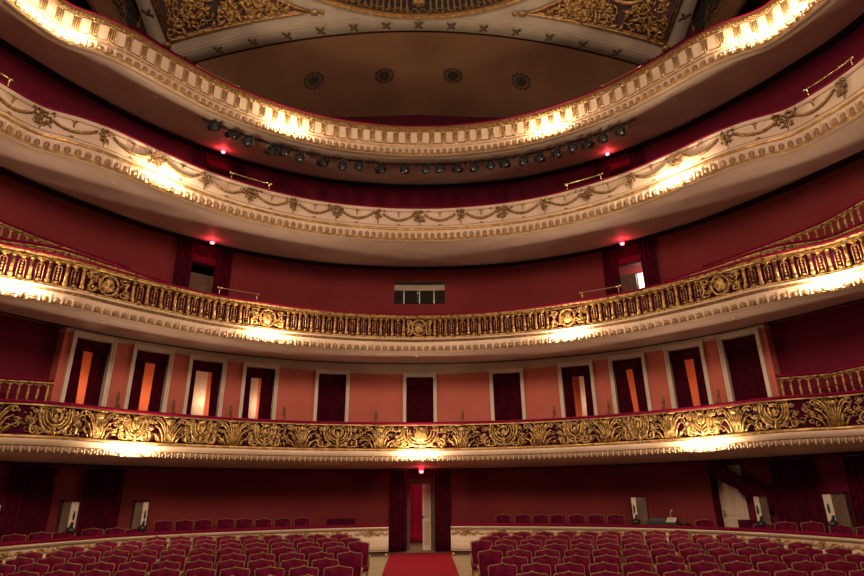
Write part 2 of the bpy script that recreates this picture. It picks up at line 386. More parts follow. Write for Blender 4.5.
def slab_door(name, label, s0, s1, z0, z1, d, m, panels=True):
    x, y = CW.at((s0+s1)/2, d); root = empty(name, (x, y, z0), label, 'door')
    sweep(CW, [(z0, d), (z1, d), (z1, d-.05), (z0, d-.05)], s0, s1, closed=True).build('door_leaf', m, root)
    if panels:
        b = MB(); hgt = z1-z0
        for a0, a1 in ((.07, .30), (.36, .62), (.68, .94)):
            for e0, e1 in ((s0+.06, (s0+s1)/2-.03), ((s0+s1)/2+.03, s1-.06)):
                b.ext(sweep(CW, [(z0+hgt*a0, d+.012), (z0+hgt*a1, d+.012), (z0+hgt*a1, d-.005), (z0+hgt*a0, d-.005)], e0, e1, step=.1, closed=True))
        b.build('door_panel', m, root)
    b = MB(); X, Y = CW.at(s1-.05, d+.04); b.ell((X, Y, z0+1.0), .03); b.build('door_knob', M['brass'], root, True)
    return root
slab_door('wooden_door', 'brown wooden door inside the left second-tier doorway', D2[0]-.40, D2[0]+.40, 4.2, 6.45, -.12, M['brown'])
slab_door('wooden_door', 'half-closed brown door inside the right second-tier doorway', D2[1]-.40, D2[1]+.08, 4.2, 6.45, -.12, M['brown'], False)
slab_door('wooden_door', 'brown door inside the right third-tier doorway', D3[1]-.40, D3[1]+.3, 7.5, 9.8, -.12, M['brown'], False)
slab_door('wooden_door', 'dark door inside the left third-tier doorway', D3[0]-.40, D3[0]+.40, 7.5, 9.8, -.12, M['wall_plum'], False)
x, y = CW.at(D2[1]+.3, -1.3)
sweep(CW, [(4.2, -1.40), (6.9, -1.40), (6.9, -1.45), (4.2, -1.45)], D2[1]-.2, D2[1]+1.2, closed=True).build('wall_bright_corridor', M['white_lit'], kind='structure')
# control booth window on the second tier
t0, _ = CW.px(394, 295); t1, _ = CW.px(444.5, 295); zt = CW.px(419, 285.5)[1]; zm = CW.px(419, 291)[1]; zb = CW.px(419, 304)[1]
root = bpy.data.objects.new('window_1', None); COL.objects.link(root); root.location = (*CW.at(0, 0), zb); root['kind'] = 'structure'
sweep(CW, [(zb, .012), (zm, .012), (zm, .002), (zb, .002)], t0, t1, closed=True).build('pane', M['glass'], root)
sweep(CW, [(zm, .04), (zt, .04), (zt, .002), (zm, .002)], t0, t1, closed=True).build('window_header', M['vault'], root)
sweep(CW, [(zt, .06), (zt+.10, .06), (zt+.10, .002), (zt, .002)], t0, t1, closed=True).build('shade_box', M['black'], root)
b = MB()
for x in (404, 419.5, 434.5):
    t, _ = CW.px(x, 297); b.ext(sweep(CW, [(zb, .03), (zm, .03), (zm, .01), (zb, .01)], t-.012, t+.012, closed=True))
b.build('window_frame', M['chrome'], root)
root = empty('projector_lamp', (*CW.at(t0+.78, .08), zb+.34), 'small round steel spotlight hanging in the control booth window', 'spotlight')
b = MB(); X, Y, Z = root.location; b.ell((X, Y, Z), (.06, .05, .06), 10, 6); b.build('lamp_head', M['chrome'], root, True)
b = MB(); b.tube([(X, Y, Z-.05), (X, Y, Z-.3)], .014); b.build('arm', M['chrome'], root)
# ------------------------------------------------------------------ ceiling: sail vault with its central ring
VA, VK, VC, YA, XA = 16.97, .0254, 7.0, 15.2, 8.4
def vz(x, y): return VA-VK*x*x-.03*(y-VC)**2
def vmap(x, y, d): return (x, y, vz(x, y)-d)      # d hangs below the vault
def grid(x0, x1, y0, y1, nx, ny, d0=0, th=.15, keep=None):
    b = MB(); ix = {}; vs = []; fs = []
    for s_ in (0, 1):
        for j in range(ny+1):
            for i in range(nx+1): vs.append(vmap(x0+(x1-x0)*i/nx, y0+(y1-y0)*j/ny, d0-s_*th))
    W = nx+1; T = W*(ny+1)
    for j in range(ny):
        for i in range(nx):
            q = (j*W+i, j*W+i+1, (j+1)*W+i+1, (j+1)*W+i); fs.append(q[::-1]); fs.append(tuple(T+k for k in q))
    for i in range(nx): fs.append((ny*W+i, T+ny*W+i, T+ny*W+i+1, ny*W+i+1))
    for j in range(ny): fs.append((j*W, T+j*W, T+(j+1)*W, (j+1)*W)); fs.append((j*W+nx, (j+1)*W+nx, T+(j+1)*W+nx, T+j*W+nx))
    return b.add(vs, fs)
grid(-XA, XA, -1, YA, 42, 40).build('ceiling', M['vault'], kind='structure', smooth=True)
# mouldings along the arches
def vline(pts, r, n=6, d=.0):
    b = MB(); b.tube([vmap(x, y, d) for x, y in pts], r, n); return b
b = MB()
for yy in (14.87, 14.80): b.ext(vline([(-7.9+15.8*i/50, yy) for i in range(51)], .022))
for sg in (-1, 1):
    for xx in (8.06, 8.0): b.ext(vline([(sg*xx, 4+10.8*i/40) for i in range(41)], .02))
b.build('trim_9', M['vault'], kind='structure')
def ledge(path, z0, z1):     # thickness of the arch lip
    b = MB(); vs = []
    for x, y in path: vs += [(x, y, vz(x, y)+z0), (x, y, vz(x, y)+z1)]
    return vs
# arch intrados lip
b = MB(); n = 60
for i in range(n+1): pass
vs = []; fs = []
for i in range(n+1):
    x = -XA+2*XA*i/n; z = vz(x, YA)
    vs += [(x, YA, z), (x, YA+.12, z+.12), (x, YA+.12, z+.5), (x, YA, z+.5)]
for i in range(n):
    for j in range(4): fs.append((i*4+j, (i+1)*4+j, (i+1)*4+(j+1) % 4, i*4+(j+1) % 4))
b.add(vs, fs).build('trim_10', M['vault'], kind='structure')
# gallery ceiling behind the front arch, and side gallery ceilings
def loft(name, A, B, m):
    b = MB(); vs = []; n = len(A)
    for k in range(5):
        q = k/4
        for a, c in zip(A, B):
            bul = .12*math.sin(math.pi*q); vs.append(tuple(a[i]+(c[i]-a[i])*q for i in range(2))+(a[2]+(c[2]-a[2])*q+bul,))
    fs = [(k*n+i, k*n+i+1, (k+1)*n+i+1, (k+1)*n+i) for k in range(4) for i in range(n-1)]
    m2 = len(vs); vs += [(x, y, z+.2) for x, y, z in vs]; fs += [tuple(m2+i for i in f[::-1]) for f in fs]
    return b.add(vs, fs).build(name, m, kind='structure', smooth=True)
def wx(t, d=0): return CW.at(t, d)
sC = CW.s[np.argmin(np.abs(np.where(CW.x > 0, CW.y, 99)-15.2))]
A = []; B = []
for i in range(61):
    q = -1+2*i/60; x, y = CW.p(q*sC); A.append((q*7.5, YA+.1, vz(q*7.5, YA)+.02)); B.append((x, max(y, YA+.12), 13.66-.62*min(1, abs(x)/4.2)**1.5))
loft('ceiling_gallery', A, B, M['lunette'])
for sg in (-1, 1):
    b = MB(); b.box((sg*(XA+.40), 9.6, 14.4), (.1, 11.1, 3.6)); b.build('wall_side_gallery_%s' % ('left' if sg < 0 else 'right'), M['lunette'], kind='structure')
# four round vents in the gallery ceiling
def lun(x, y):   # height of the gallery ceiling
    q = (y-YA-.1)/(math.sqrt(max(.1, 1))*(np.interp(x, CW.x[(np.abs(CW.s) < sC)], CW.y[(np.abs(CW.s) < sC)])-YA-.1)); q = min(max(q, 0), 1)
    return (vz(x, YA)+.02)*(1-q)+(13.66-.62*min(1, abs(x)/4.2)**1.5)*q+.12*math.sin(math.pi*q)
for k, (px_, py_) in enumerate([(314, 79), (384.5, 74), (453, 74), (521, 80)]):
    r = ray(px_, py_); yy = YA+.2
    while lun(r[0]/r[1]*yy, yy) > r[2]/r[1]*yy and yy < 17.9: yy += .01
    X, Y = r[0]/r[1]*yy, yy; Z = lun(X, Y)
    lb = 'round black ceiling vent, %s of four over the top gallery' % ('leftmost', 'second from left', 'third from left', 'rightmost')[k]
    vp = empty('ceiling_vent', (X, Y, Z), lb, 'ceiling vent', 'round vents in the gallery ceiling'); vp.rotation_euler = (0, 0, 0)
    gx = (lun(X+.25, Y)-lun(X-.25, Y))/.5; gy = (lun(X, Y+.25)-lun(X, Y-.25))/.5
    def vm(u, v, d): return (X+u, Y+v*.68, Z-.05-d+gy*v*.68+gx*u)
    b = MB()
    for j in range(12):
        a = j*math.pi/6; b.prism([(.34*math.cos(a-.17), .34*math.sin(a-.17)), (.34*math.cos(a+.17), .34*math.sin(a+.17)), (.27*math.cos(a+.17), .27*math.sin(a+.17)), (.27*math.cos(a-.17), .27*math.sin(a-.17))], 0, .02)
    b.map(vm).build('outer_slots', M['grille'], vp)
    b = MB()
    for u in (-.16, -.08, 0, .08, .16):
        hh = math.sqrt(.2**2-u*u); b.prism([(u-.012, -hh), (u+.012, -hh), (u+.012, hh), (u-.012, hh)], 0, .02); b.prism([(-hh, u-.012), (hh, u-.012), (hh, u+.012), (-hh, u+.012)], 0, .02)
    b.prism(arc(0, 0, .06, .06, 0, 2*math.pi, n=10)[:-1] and [(p[0], p[1]) for p in arc(0, 0, .06, .06, 0, 2*math.pi, n=10)[:-1]], 0, .025)
    b.map(vm).build('centre_grid', M['grille'], vp)

# crosses (rosettes) along the arch
cp = None
cn = 0
for k in range(-9, 10):
    x = k*1.09
    if abs(x) > 8: continue
    y = 15.03; z = vz(x, y)-.03
    cn += 1
    if cp is None:
        cp = empty('arch_rosette', (x, y, z), '', 'rosette', 'rosettes along the ceiling arch'); b = MB()
        for a in range(4):
            q = R_(45+90*a); ca, sa = math.cos(q), math.sin(q)
            b.prism([(x+.0*ca-.03*sa, y+.0*sa+.03*ca), (x+.17*ca-.035*sa, y+.17*sa+.035*ca), (x+.2*ca, y+.2*sa), (x+.17*ca+.035*sa, y+.17*sa-.035*ca), (x+.03*sa, y-.03*ca)], z-.03, z)
        b.ell((x, y, z-.03), (.04, .04, .03)); b.build('petals', M['brown'], cp); o = cp
    else: o = copy_tree(cp); o.location = (x, y, z)
    o['label'] = 'small gilt cross-shaped rosette on the front ceiling arch, number %d from the left' % cn
    o['label'] = 'small gilt cross rosette on the ceiling arch, %s from the left' % (['first','second','third','fourth','fifth','sixth','seventh','eighth','ninth','tenth','eleventh','twelfth','thirteenth','fourteenth','fifteenth','sixteenth','seventeenth','eighteenth','nineteenth'][cn-1])
for sg in (-1, 1):
    for j, y in enumerate((13.55, 12.6)):
        o = copy_tree(cp); o.location = (sg*8.2, y, vz(8.2, y)-.03); tag(o, 'small gilt cross rosette on the %s side arch, %s one from the corner' % ('left' if sg < 0 else 'right', ('nearest', 'second')[j]), 'rosette')
# central ring
RC, RR = (0, 7.0), 7.78
ring = empty('ceiling_ring', (0, 7, vz(0, 14.5)-.1), 'gilded lattice ring at the centre of the vault, top of the view', 'ceiling ornament')
def rmap(a, r, d): x, y = r*math.sin(a), 7+r*math.cos(a); return (x, y, vz(x, y)-d)
def annulus(r0, r1, d0, d1, a0=-1.2, a1=1.2, n=60):
    b = MB(); vs = []; fs = []
    for i in range(n+1):
        a = a0+(a1-a0)*i/n; vs += [rmap(a, r0, d0), rmap(a, r1, d0), rmap(a, r1, d1), rmap(a, r0, d1)]
    for i in range(n):
        for j in range(4): fs.append((i*4+j, i*4+(j+1) % 4, (i+1)*4+(j+1) % 4, (i+1)*4+j))
    fs += [(0, 1, 2, 3), (n*4, n*4+3, n*4+2, n*4+1)]
    return b.add(vs, fs)
annulus(5.2, 7.68, .02, .05).build('dark_opening', M['grille'], ring)
b = annulus(7.66, 7.80, .02, .12); b.build('moulding', M['gold_old'], ring)
annulus(7.70, 7.75, .10, .15).build('moulding', M['gold_flat'], ring)
b = MB()
for i in range(-42, 43):
    a = i*.026
    if abs(i) % 14 < 2: continue
    b.tube([rmap(a, 5.3, .10), rmap(a, 7.42, .10), rmap(a, 7.62, .10)], [.035, .035, .07], 5)
    b.ell(rmap(a, 6.6, .10), .05, 6, 4)
for i in range(-30, 31): b.tube([rmap(i*.036+.036*q/6, 7.62-.12*math.sin(math.pi*q/6), .10) for q in range(7)], .018, 4)
b.build('lattice', M['gold_old'], ring, True)
b = MB()
for k in range(-3, 4):
    a = k*.36
    for q in ((.0, 7.30, .24), (0, 6.95, .18), (-.03, 7.15, .12), (.03, 7.15, .12)):
        b.ell(rmap(a+q[0], q[1], .14), (q[2], q[2]*.8, .06), 8, 5)
    for sg in (-1, 1): b.tube([rmap(a+sg*u/7, 6.9+v, .14) for u, v, _ in spiral(.25, 0, .22, 1.2, 2)], .03, 5)
b.build('cartouche', M['gold'], ring, True)
# spandrel reliefs in the corners of the vault
for sg in (-1, 1):
    nm = 'left' if sg < 0 else 'right'
    root = empty('spandrel_relief', (sg*6.5, 13.4, vz(6.5, 13.4)), 'three-cornered gilded relief with dark oval, %s of the ceiling ring' % nm, 'ceiling relief', 'ceiling spandrel reliefs')
    out = [(-7.88, 14.44)]
    for i in range(1, 13): out.append((-7.88+(7.88-3.5)*i/12, 14.42))
    a0 = math.atan2(-3.5, 7.42); a1 = math.atan2(-7.88, 2.2)
    for i in range(1, 15):
        a = a0+(a1-a0)*i/14; out.append((8.25*math.sin(a), 7+8.25*math.cos(a)))
    out.append((-7.88, 9.7)); out = [(sg*-1*x, y) for x, y in out]
    cx, cy = sg*6.4, 13.3
    b = MB(); vs = []
    ins = out
    # ground: fan of subdivided strips following the vault
    n = len(ins); K = 6; fs = []
    for s_ in (0, 1):
        for k in range(K+1):
            for x, y in ins: vs.append(vmap(cx+(x-cx)*k/K, cy+(y-cy)*k/K, .05-.04*s_))
    T = n*(K+1)
    for k in range(K):
        for i in range(n):
            q = (k*n+i, k*n+(i+1) % n, (k+1)*n+(i+1) % n, (k+1)*n+i); fs += [q, tuple(T+j for j in q[::-1])]
    for i in range(n): fs.append((K*n+i, K*n+(i+1) % n, T+K*n+(i+1) % n, T+K*n+i))
    b.add(vs, fs).build('ground', M['relief_ground'], root)
    b = MB(); P2 = out+[out[0]]
    b.tube([vmap(x, y, .07) for x, y in P2], .055, 6)
    P3 = [(cx+(x-cx)*.95, cy+(y-cy)*.95) for x, y in P2]; b.tube([vmap(x, y, .06) for x, y in P3], .025, 5)
    b.ell(vmap(sg*3.4, 14.45, .08), (.16, .12, .06)); b.ell(vmap(sg*3.15, 14.47, .08), (.1, .08, .05)); b.ell(vmap(sg*7.95, 14.5, .08), (.14, .12, .06))
    b.build('frame', M['gold_flat'], root, True)
    mx, my = sg*6.35, 12.95
    b = MB(); b.tube([vmap(mx+.72*math.cos(q), my+.62*math.sin(q), .12) for q in np.linspace(0, 2*math.pi, 33)], .07, 6); b.build('oval_frame', M['gold_flat'], root, True)
    b = MB(); vs = [vmap(mx, my, .10)]+[vmap(mx+.7*math.cos(q), my+.6*math.sin(q), .10) for q in np.linspace(0, 2*math.pi, 24, endpoint=False)]
    vs += [vmap(mx, my, .06)]+[vmap(mx+.7*math.cos(q), my+.6*math.sin(q), .06) for q in np.linspace(0, 2*math.pi, 24, endpoint=False)]
    b.add(vs, [(0, 1+(i+1) % 24, 1+i) for i in range(24)]+[(25, 26+i, 26+(i+1) % 24) for i in range(24)]); b.build('oval_panel', M['grille'], root)
    # relief scrolls and leaves
    rnd = random.Random(11); b = MB(); from_poly = out
    def inside(x, y):
        c = False; j = len(out)-1
        for i in range(len(out)):
            xi, yi = out[i]; xj, yj = out[j]
            if (yi > y) != (yj > y) and x < (xj-xi)*(y-yi)/(yj-yi)+xi: c = not c
            j = i
        return c
    cnt = 0; tries = 0
    while cnt < 200 and tries < 4000:
        tries += 1
        x, y = sg*rnd.uniform(3.8, 7.8), rnd.uniform(11.6, 14.4)
        if abs(x) > 5.6 and rnd.random() < .35: continue
        if not all(inside(x+a, y+c) for a, c in ((.16, 0), (-.16, 0), (0, .13), (0, -.13))): continue
        if ((x-mx)/.85)**2+((y-my)/.75)**2 < 1: continue
        cnt += 1
        if rnd.random() < .45:
            b.tube([vmap(u, v, .09) for u, v, _ in spiral(x, y, rnd.uniform(.12, .24), rnd.uniform(.6, 1.3), rnd.uniform(0, 6), 0, rnd.choice((-1, 1)), 9)], rnd.uniform(.025, .05), 5)
        else:
            a = rnd.uniform(0, 6.28); l = rnd.uniform(.12, .26)
            b.tube([vmap(x-l*math.cos(a), y-l*math.sin(a), .07), vmap(x, y, .13), vmap(x+l*math.cos(a), y+l*math.sin(a), .07)], [.01, rnd.uniform(.05, .11), .01], 5)
    b.build('relief', M['gold'], root, True)
    # dark lace panels of the side gallery ceiling beyond the arch
    lac = empty('lattice_panel', (sg*8.7, 12.4, 13.3), 'dark pierced lattice screen beyond the %s side arch' % nm, 'ceiling lattice', 'side gallery ceiling lattices')
    b = MB(); rnd = random.Random(3)
    def lm(u, v, d):
        q = u; return (sg*(XA+.33-d), 11.2+v*2.9, 13.3+u*2.2)
    for i in range(190):
        u, v = rnd.uniform(.1, .95), rnd.uniform(.03, 1.0)
        b.tube([lm(p[0], p[1], 0) for p in [(u+(a-u)*1, v+(c-v)*.7) for a, c, _ in spiral(u, v, .10, rnd.uniform(.5, 1.2), rnd.uniform(0, 6), n=8)]], .022, 4)
    b.build('openwork', M['grille'], lac, True)
    b = MB(); 
    for u0, v0, u1, v1 in ((0.04, 0, .04, 1), (1, 0, 1, 1), (.04, 0, 1, 0), (.04, 1, 1, 1)): b.tube([lm(u0+(u1-u0)*k/8, v0+(v1-v0)*k/8, 0) for k in range(9)], .03, 5)
    b.build('frame', M['gold_old'], lac, True)
# ------------------------------------------------------------------ tiers
FL = {1: 1.0, 2: 4.15, 3: 7.4, 4: 10.57}
def tier_root(name, cv, zb, label): return empty(name, (0, cv.p(0)[1], zb), label, 'balcony')
def underside(root, cv, zb, zc, k):
    # soffit from the fascia to the wall, then the floor slab above it
    band(cv, zb+.02, CW, zc, .02, -.02, th=.015).build('soffit', M['soffit'], root)
    sweep(cv, [(zb+.0, -.02), (zb+.0, -.20), (zb+.035, -.20), (zb+.035, -.02)], closed=True).build('soffit_rim', M['cream'], root)
    band(cv, max(zb+.06, zc+.03), CW, max(zb+.06, zc+.05), -.20, -.26, th=.04).build('balcony_floor', M['floor'], root)
def eggs(root, cv, zb, hgt, d, pitch, lim=11.5):
    b = MB(); c = MB(); n = int(lim/pitch)
    for i in range(-n, n+1):
        t = i*pitch; f = on(cv, t, zb, d)
        e = MB(); e.ell((0, hgt*.42, 0), (pitch*.36, hgt*.48, .05), 7, 5); e.map(f); b.ext(e)
        e = MB(); e.box((pitch/2, hgt*.5, .01), (pitch*.13, hgt*1.0, .07)); e.map(f); c.ext(e)
    b.ext(sweep(cv, [(zb, d-.01), (zb+hgt*.2, d-.01), (zb+hgt*.2, d-.03), (zb, d-.03)], closed=True)); c.ext(sweep(cv, [(zb+hgt*.9, d-.01), (zb+hgt*1.05, d), (zb+hgt*1.05, d-.03), (zb+hgt*.9, d-.03)], closed=True))
    b.build('egg_moulding', M['egg'], root, True); c.build('dart_moulding', M['cream'], root)
def lamp_cluster(cv, sx, z, d, label, n=2, sp=.52, power=1.0, grp='balcony front lamps'):
    x, y = cv.at(sx, d)
    root = empty('balcony_lamp', (x, y, z), label, 'lamp', grp); f = on(cv, sx, z, d)
    b = MB(); b.tube([f(-sp*n/2, -.10, -.02), f(0, -.12, 0), f(sp*n/2, -.10, -.02)], .014, 6)
    b.tube([f(0, -.10, 0), f(0, -.14, -.10), f(0, -.10, -d+.02)], .018, 6); b.build('bracket', M['brass'], root, True)
    for i in range(n):
        u = (i-(n-1)/2)*sp
        b = MB(); X, Y, Z = f(u, -.03, 0); b.lathe([(.001, -.08), (.03, -.07), (.018, -.04), (.035, -.03), (.035, -.01), (.001, -.01)], (X, Y, Z), 8); b.build('cup', M['brass'], root, True)
        b = MB(); b.ell((X, Y, Z+.04), (.045, .045, .06), 10, 7); b.build('bulb', M['bulb'], root, True)
        X, Y, Z = f(u, .04, .10); L = point('balcony_lamp_light', (X, Y, Z), K_LAMP*power, (1, .76, .50), .05)
    return root
# ---- tier 1: openwork scrolls
zt, zb = H[1]; h1 = zt-zb
T1 = tier_root('first_balcony', C1, zb, 'lowest balcony front with dense gilded scrollwork and eleven doors behind it')
sweep(C1, [(zt-.075, .07), (zt-.02, .09), (zt, .03), (zt, -.12), (zt-.03, -.14), (zt-.075, -.12)], closed=True).build('handrail', M['velvet'], T1, True)
zf0, zf1 = zb+h1*.325, zt-.075
sweep(C1, [(zf0, -.02), (zf1, -.02), (zf1, -.06), (zf0, -.06)], closed=True).build('velvet_backing', M['velvet_dark'], T1)
sweep(C1, [(zf1-.03, .02), (zf1-.03, .06), (zf1+.0, .06), (zf1, .02)], closed=True).build('top_gilt_bead', M['gold_flat'], T1)
sweep(C1, [(zb+h1*.25, .03), (zb+h1*.25, .10), (zb+h1*.29, .13), (zb+h1*.325, .09), (zf0+.01, -.02), (zb+h1*.25, -.02)], closed=True).build('gilt_base', M['gold_flat'], T1, True)
sweep(C1, [(zb+h1*.25, .02), (zb+h1*.25, .13), (zb+h1*.235, .14), (zb+h1*.15, .12), (zb+h1*.13, .10)], ).build('cornice', M['cream'], T1, True)
sweep(C1, [(zb+h1*.13, .10), (zb+h1*.115, .085), (zb+h1*.105, .10)]).build('cavetto', M['gold_old'], T1)  # gold-brown recessed line between the cornices
sweep(C1, [(zb+h1*.105, .10), (zb, .05), (zb-.01, .02), (zb-.01, -.06), (zb+.1, -.06)]).build('lower_cornice', M['cream'], T1, True)
eggs(T1, C1, zb, h1*.11, .085, .135)
underside(T1, C1, zb, CEIL[0], 1)
hf = zf1-zf0
def lyre(hw, hgt, seed, crest=False):
    b = MB(); b.fl = []; k = hw/.75; r = 5
    for rx, ry, q in ((.50, .44, .030), (.40, .35, .020), (.31, .27, .024), (.20, .18, .014)):
        b.tube([(p[0]*k, p[1]*hgt/.65, .04) for p in arc(0, .46, rx, ry*.92, R_(165), R_(375), 0, 16)], q, r)
    for sg in (-1, 1):
        b.tube([(sg*p[0]*k, p[1]*hgt/.65, .04) for p in spiral(.43, .52, .10, 1.1, R_(-20), 0, 1, 12)], .02, r)
        b.tube([(sg*p[0]*k, p[1]*hgt/.65, .04) for p in spiral(.60, .13, .13, 1.5, R_(100), 0, -1, 16)], [.032-.0014*i for i in range(17)], r)
        b.tube([(sg*p[0]*k, p[1]*hgt/.65, .04) for p in ((.10, .03), (.25, .08), (.42, .03), (.58, .05))], .022, r)
        b.tube([(sg*p[0]*k, p[1]*hgt/.65, .05) for p in ((.08, .30), (.15, .42), (.11, .55), (.2, .60))], [.03, .02, .015, .02], r)
        for fx, fy in ((.62, .50), (.70, .32), (.30, .10)):
            fl = MB(); b.fl.append(fl)
            for j in range(5):
                a = j*1.2566; fl.ell((sg*(fx*k+.035*math.cos(a)), fy*hgt/.65+.035*math.sin(a), .05), (.022, .022, .018), 5, 4)
            fl.ell((sg*fx*k, fy*hgt/.65, .07), .02, 5, 4)
    b.ell((0, .36*hgt/.65, .03), (.10*k, .12, .04), 8, 6); b.ell((0, .54*hgt/.65, .05), (.07, .05, .04), 8, 5)
    b.tube([(0, .0, .05), (0, .12*hgt/.65, .07), (0, .24*hgt/.65, .05)], [.05, .025, .035], 6)
    if crest:
        b.ell((0, .34*hgt/.65, .05), (.19, .2, .05), 10, 7)
    return b
def fan(hw, hgt):
    b = MB(); k = hw/.36; q = hgt/.65
    for j in range(-3, 4):
        b.tube([(j*.018*k, .02, .05), (j*.03*k, .25*q, .07), (j*.055*k, .44*q, .06), (j*.10*k, .58*q, .05)], [.022, .018, .022, .016], 5)
    b.ell((0, .5*q, .07), (.10*k, .07, .04), 8, 5); b.box((0, .62*q, .04), (.3*k, .04, .06))
    for sg in (-1, 1):
        b.tube([(sg*p[0]*k, p[1]*q, .05) for p in ((.10, .02), (.13, .2), (.20, .34), (.30, .40))], [.035, .03, .022, .012], 5)
        b.tube([(sg*p[0]*k, p[1]*q, .05) for p in ((.16, .02), (.22, .14), (.32, .22))], [.03, .024, .012], 5)
        b.tube([(sg*p[0]*k, p[1]*q, .05) for p in spiral(.28, .52, .09, 1.2, R_(200), 0, -1, 12)], .018, 5)
    return b
def curls(w0, w1, hgt, n, rnd):
    b = MB()
    for i in range(n):
        x, y = rnd.uniform(w0, w1), rnd.uniform(.05, hgt-.05)
        if rnd.random() < .6: b.tube([(p[0], p[1], .02) for p in spiral(x, y, rnd.uniform(.04, .075), rnd.uniform(.5, 1.2), rnd.uniform(0, 6), 0, rnd.choice((-1, 1)), 7)], rnd.uniform(.010, .018), 4)
        else:
            a = rnd.uniform(0, 6.28); l = rnd.uniform(.03, .07)
            b.tube([(x-l*math.cos(a), y-l*math.sin(a), .0), (x, y, .04), (x+l*math.cos(a), y+l*math.sin(a), .0)], [.006, .022, .006], 4)
    return b
LY = [(54, 425), (135, 430), (200, 433), (264, 436), (337, 437), (420, 437), (503, 437), (576, 435), (640, 431), (703, 426), (776, 418)]
ls = [C1.px(x, y)[0] for x, y in LY]
sp_end = 2.1
ls = [ls[0]-2*sp_end, ls[0]-sp_end]+ls+[ls[-1]+sp_end, ls[-1]+2*sp_end]
fs_ = [(a+c)/2 for a, c in zip(ls[:-1], ls[1:])]
rnd = random.Random(5)
for i, t in enumerate(ls):
    lo = (t-fs_[i-1]) if i else 1.05; hi = (fs_[i]-t) if i < len(fs_) else 1.05
    hw = min(lo, hi)-.34
    b = lyre(min(hw, .86)*.9, hf, i, crest=(i == len(ls)//2)); b.ext(curls(-lo+.36, hi-.36, hf, 95, rnd)); fl = b.fl
    b.map(on(C1, t, zf0, 0)).build('lyre_scroll_panel', M['gold'], T1, True); [q_.map(on(C1, t, zf0, 0)).build('flower', M['gold_pale'], T1, True) for q_ in fl]
for t in fs_:
    b = fan(.40, hf); b.ext(curls(-.40, .40, hf, 45, rnd)); b.map(on(C1, t, zf0, 0)).build('palm_column', M['gold'], T1, True)
# ---- tier 2: gilded balusters
zt, zb = H[2]; h2 = zt-zb
T2 = tier_root('second_balcony', C2, zb, 'second balcony with gilded baluster front and pink velvet handrail')
sweep(C2, [(zt-.05, .05), (zt-.01, .07), (zt, .02), (zt, -.10), (zt-.02, -.12), (zt-.05, -.10)], closed=True).build('handrail', M['velvet'], T2, True)
sweep(C2, [(zt-.15, -.02), (zt-.15, .05), (zt-.10, .03), (zt-.06, .05), (zt-.06, -.02)], closed=True).build('top_gilt_frieze', M['gold'], T2)
z0, z1 = zb+h2*.385, zt-.15
sweep(C2, [(z0, -.07), (z1, -.07), (z1, -.10), (z0, -.10)], closed=True).build('velvet_backing', M['velvet_dark'], T2)
sweep(C2, [(zb+h2*.32, -.1), (zb+h2*.32, .05), (zb+h2*.36, .08), (z0, .05), (z0, -.1)], closed=True).build('gilt_base', M['gold'], T2, True)
sweep(C2, [(zb+h2*.32, .02), (zb+h2*.315, .13), (zb+h2*.285, .14), (zb+h2*.28, .10)]).build('cornice', M['cream'], T2, True)
sweep(C2, [(zb+h2*.28, .10), (zb+h2*.24, .07), (zb+h2*.215, .11)]).build('cavetto', M['gold_old'], T2)  # gold-brown cavetto below the ledge
sweep(C2, [(zb+h2*.215, .11), (zb+h2*.12, .12), (zb, .06), (zb-.01, .03), (zb-.01, -.06), (zb+.1, -.06)]).build('lower_cornice', M['cream'], T2, True)
eggs(T2, C2, zb, h2*.16, .085, .195)
underside(T2, C2, zb, CEIL[1], 2)
orn = [C2.px(107, 295)[0], C2.px(268, 322)[0], C2.px(419.5, 328)[0], C2.px(567, 320)[0], C2.px(722, 290)[0]]
orn = [orn[0]-4.6]+orn+[orn[-1]+4.6]
hb = z1-z0
def cart(hgt, hw, rnd):
    b = MB(); q = hgt/.52
    b.ell((0, .26*q, .03), (.13, .17*q, .05), 9, 6); b.tube([(p[0], p[1]*q, .04) for p in arc(0, .26, .20, .23, 0, 2*math.pi, 0, 20)], .025, 5)
    for sg in (-1, 1):
        for cy, a in ((.12, 90), (.40, -90)): b.tube([(sg*p[0]*hw/.42, p[1]*q, .04) for p in spiral(.30, cy, .10, 1.3, R_(a), 0, -1 if a > 0 else 1, 12)], .022, 5)
        b.tube([(sg*.38*hw/.42, .02, .03), (sg*.34*hw/.42, .26*q, .05), (sg*.38*hw/.42, .5*q, .03)], [.03, .015, .03], 5)
    b.ext(curls(-hw, hw, hgt, 60, rnd)); return b
for t in orn: cart(hb, .36 if abs(t) < .5 else .46, rnd).map(on(C2, t, z0, -.03)).build('cartouche', M['gold'], T2, True)
def pil(b, t, hgt):
    c = MB(); c.box((t, hgt*.5, .02), (.058, hgt*.8, .04)); c.ell((t, hgt*.12, .04), (.055, .07, .045), 6, 5); c.ell((t, hgt*.93, .03), (.05, .03, .04), 6, 4); c.ell((t, hgt*.55, .045), (.03, .06, .02), 5, 4); b.ext(c)
def bead(b, t, hgt):
    c = MB()
    for j in range(5): c.ell((t, hgt*(.30+.125*j), .0), (.024, .034, .03), 6, 4)
    c.ell((t, hgt*.10, .01), (.05, .05, .04), 6, 4); c.ell((t, hgt*.92, .0), (.045, .03, .04), 6, 4)
    c.tube([(t-.062, .02, 0), (t-.062, hgt*.72, 0)]+[(t+.062*math.cos(a_), hgt*.72+.07*math.sin(a_), 0) for a_ in (2.5, 1.9, 1.57, 1.2, .64)]+[(t+.062, hgt*.72, 0), (t+.062, .02, 0)], .011, 4)
    c.box((t, hgt*.03, 0), (.158, hgt*.06, .05)); c.box((t, hgt*.97, 0), (.158, hgt*.05, .05)); b.ext(c)
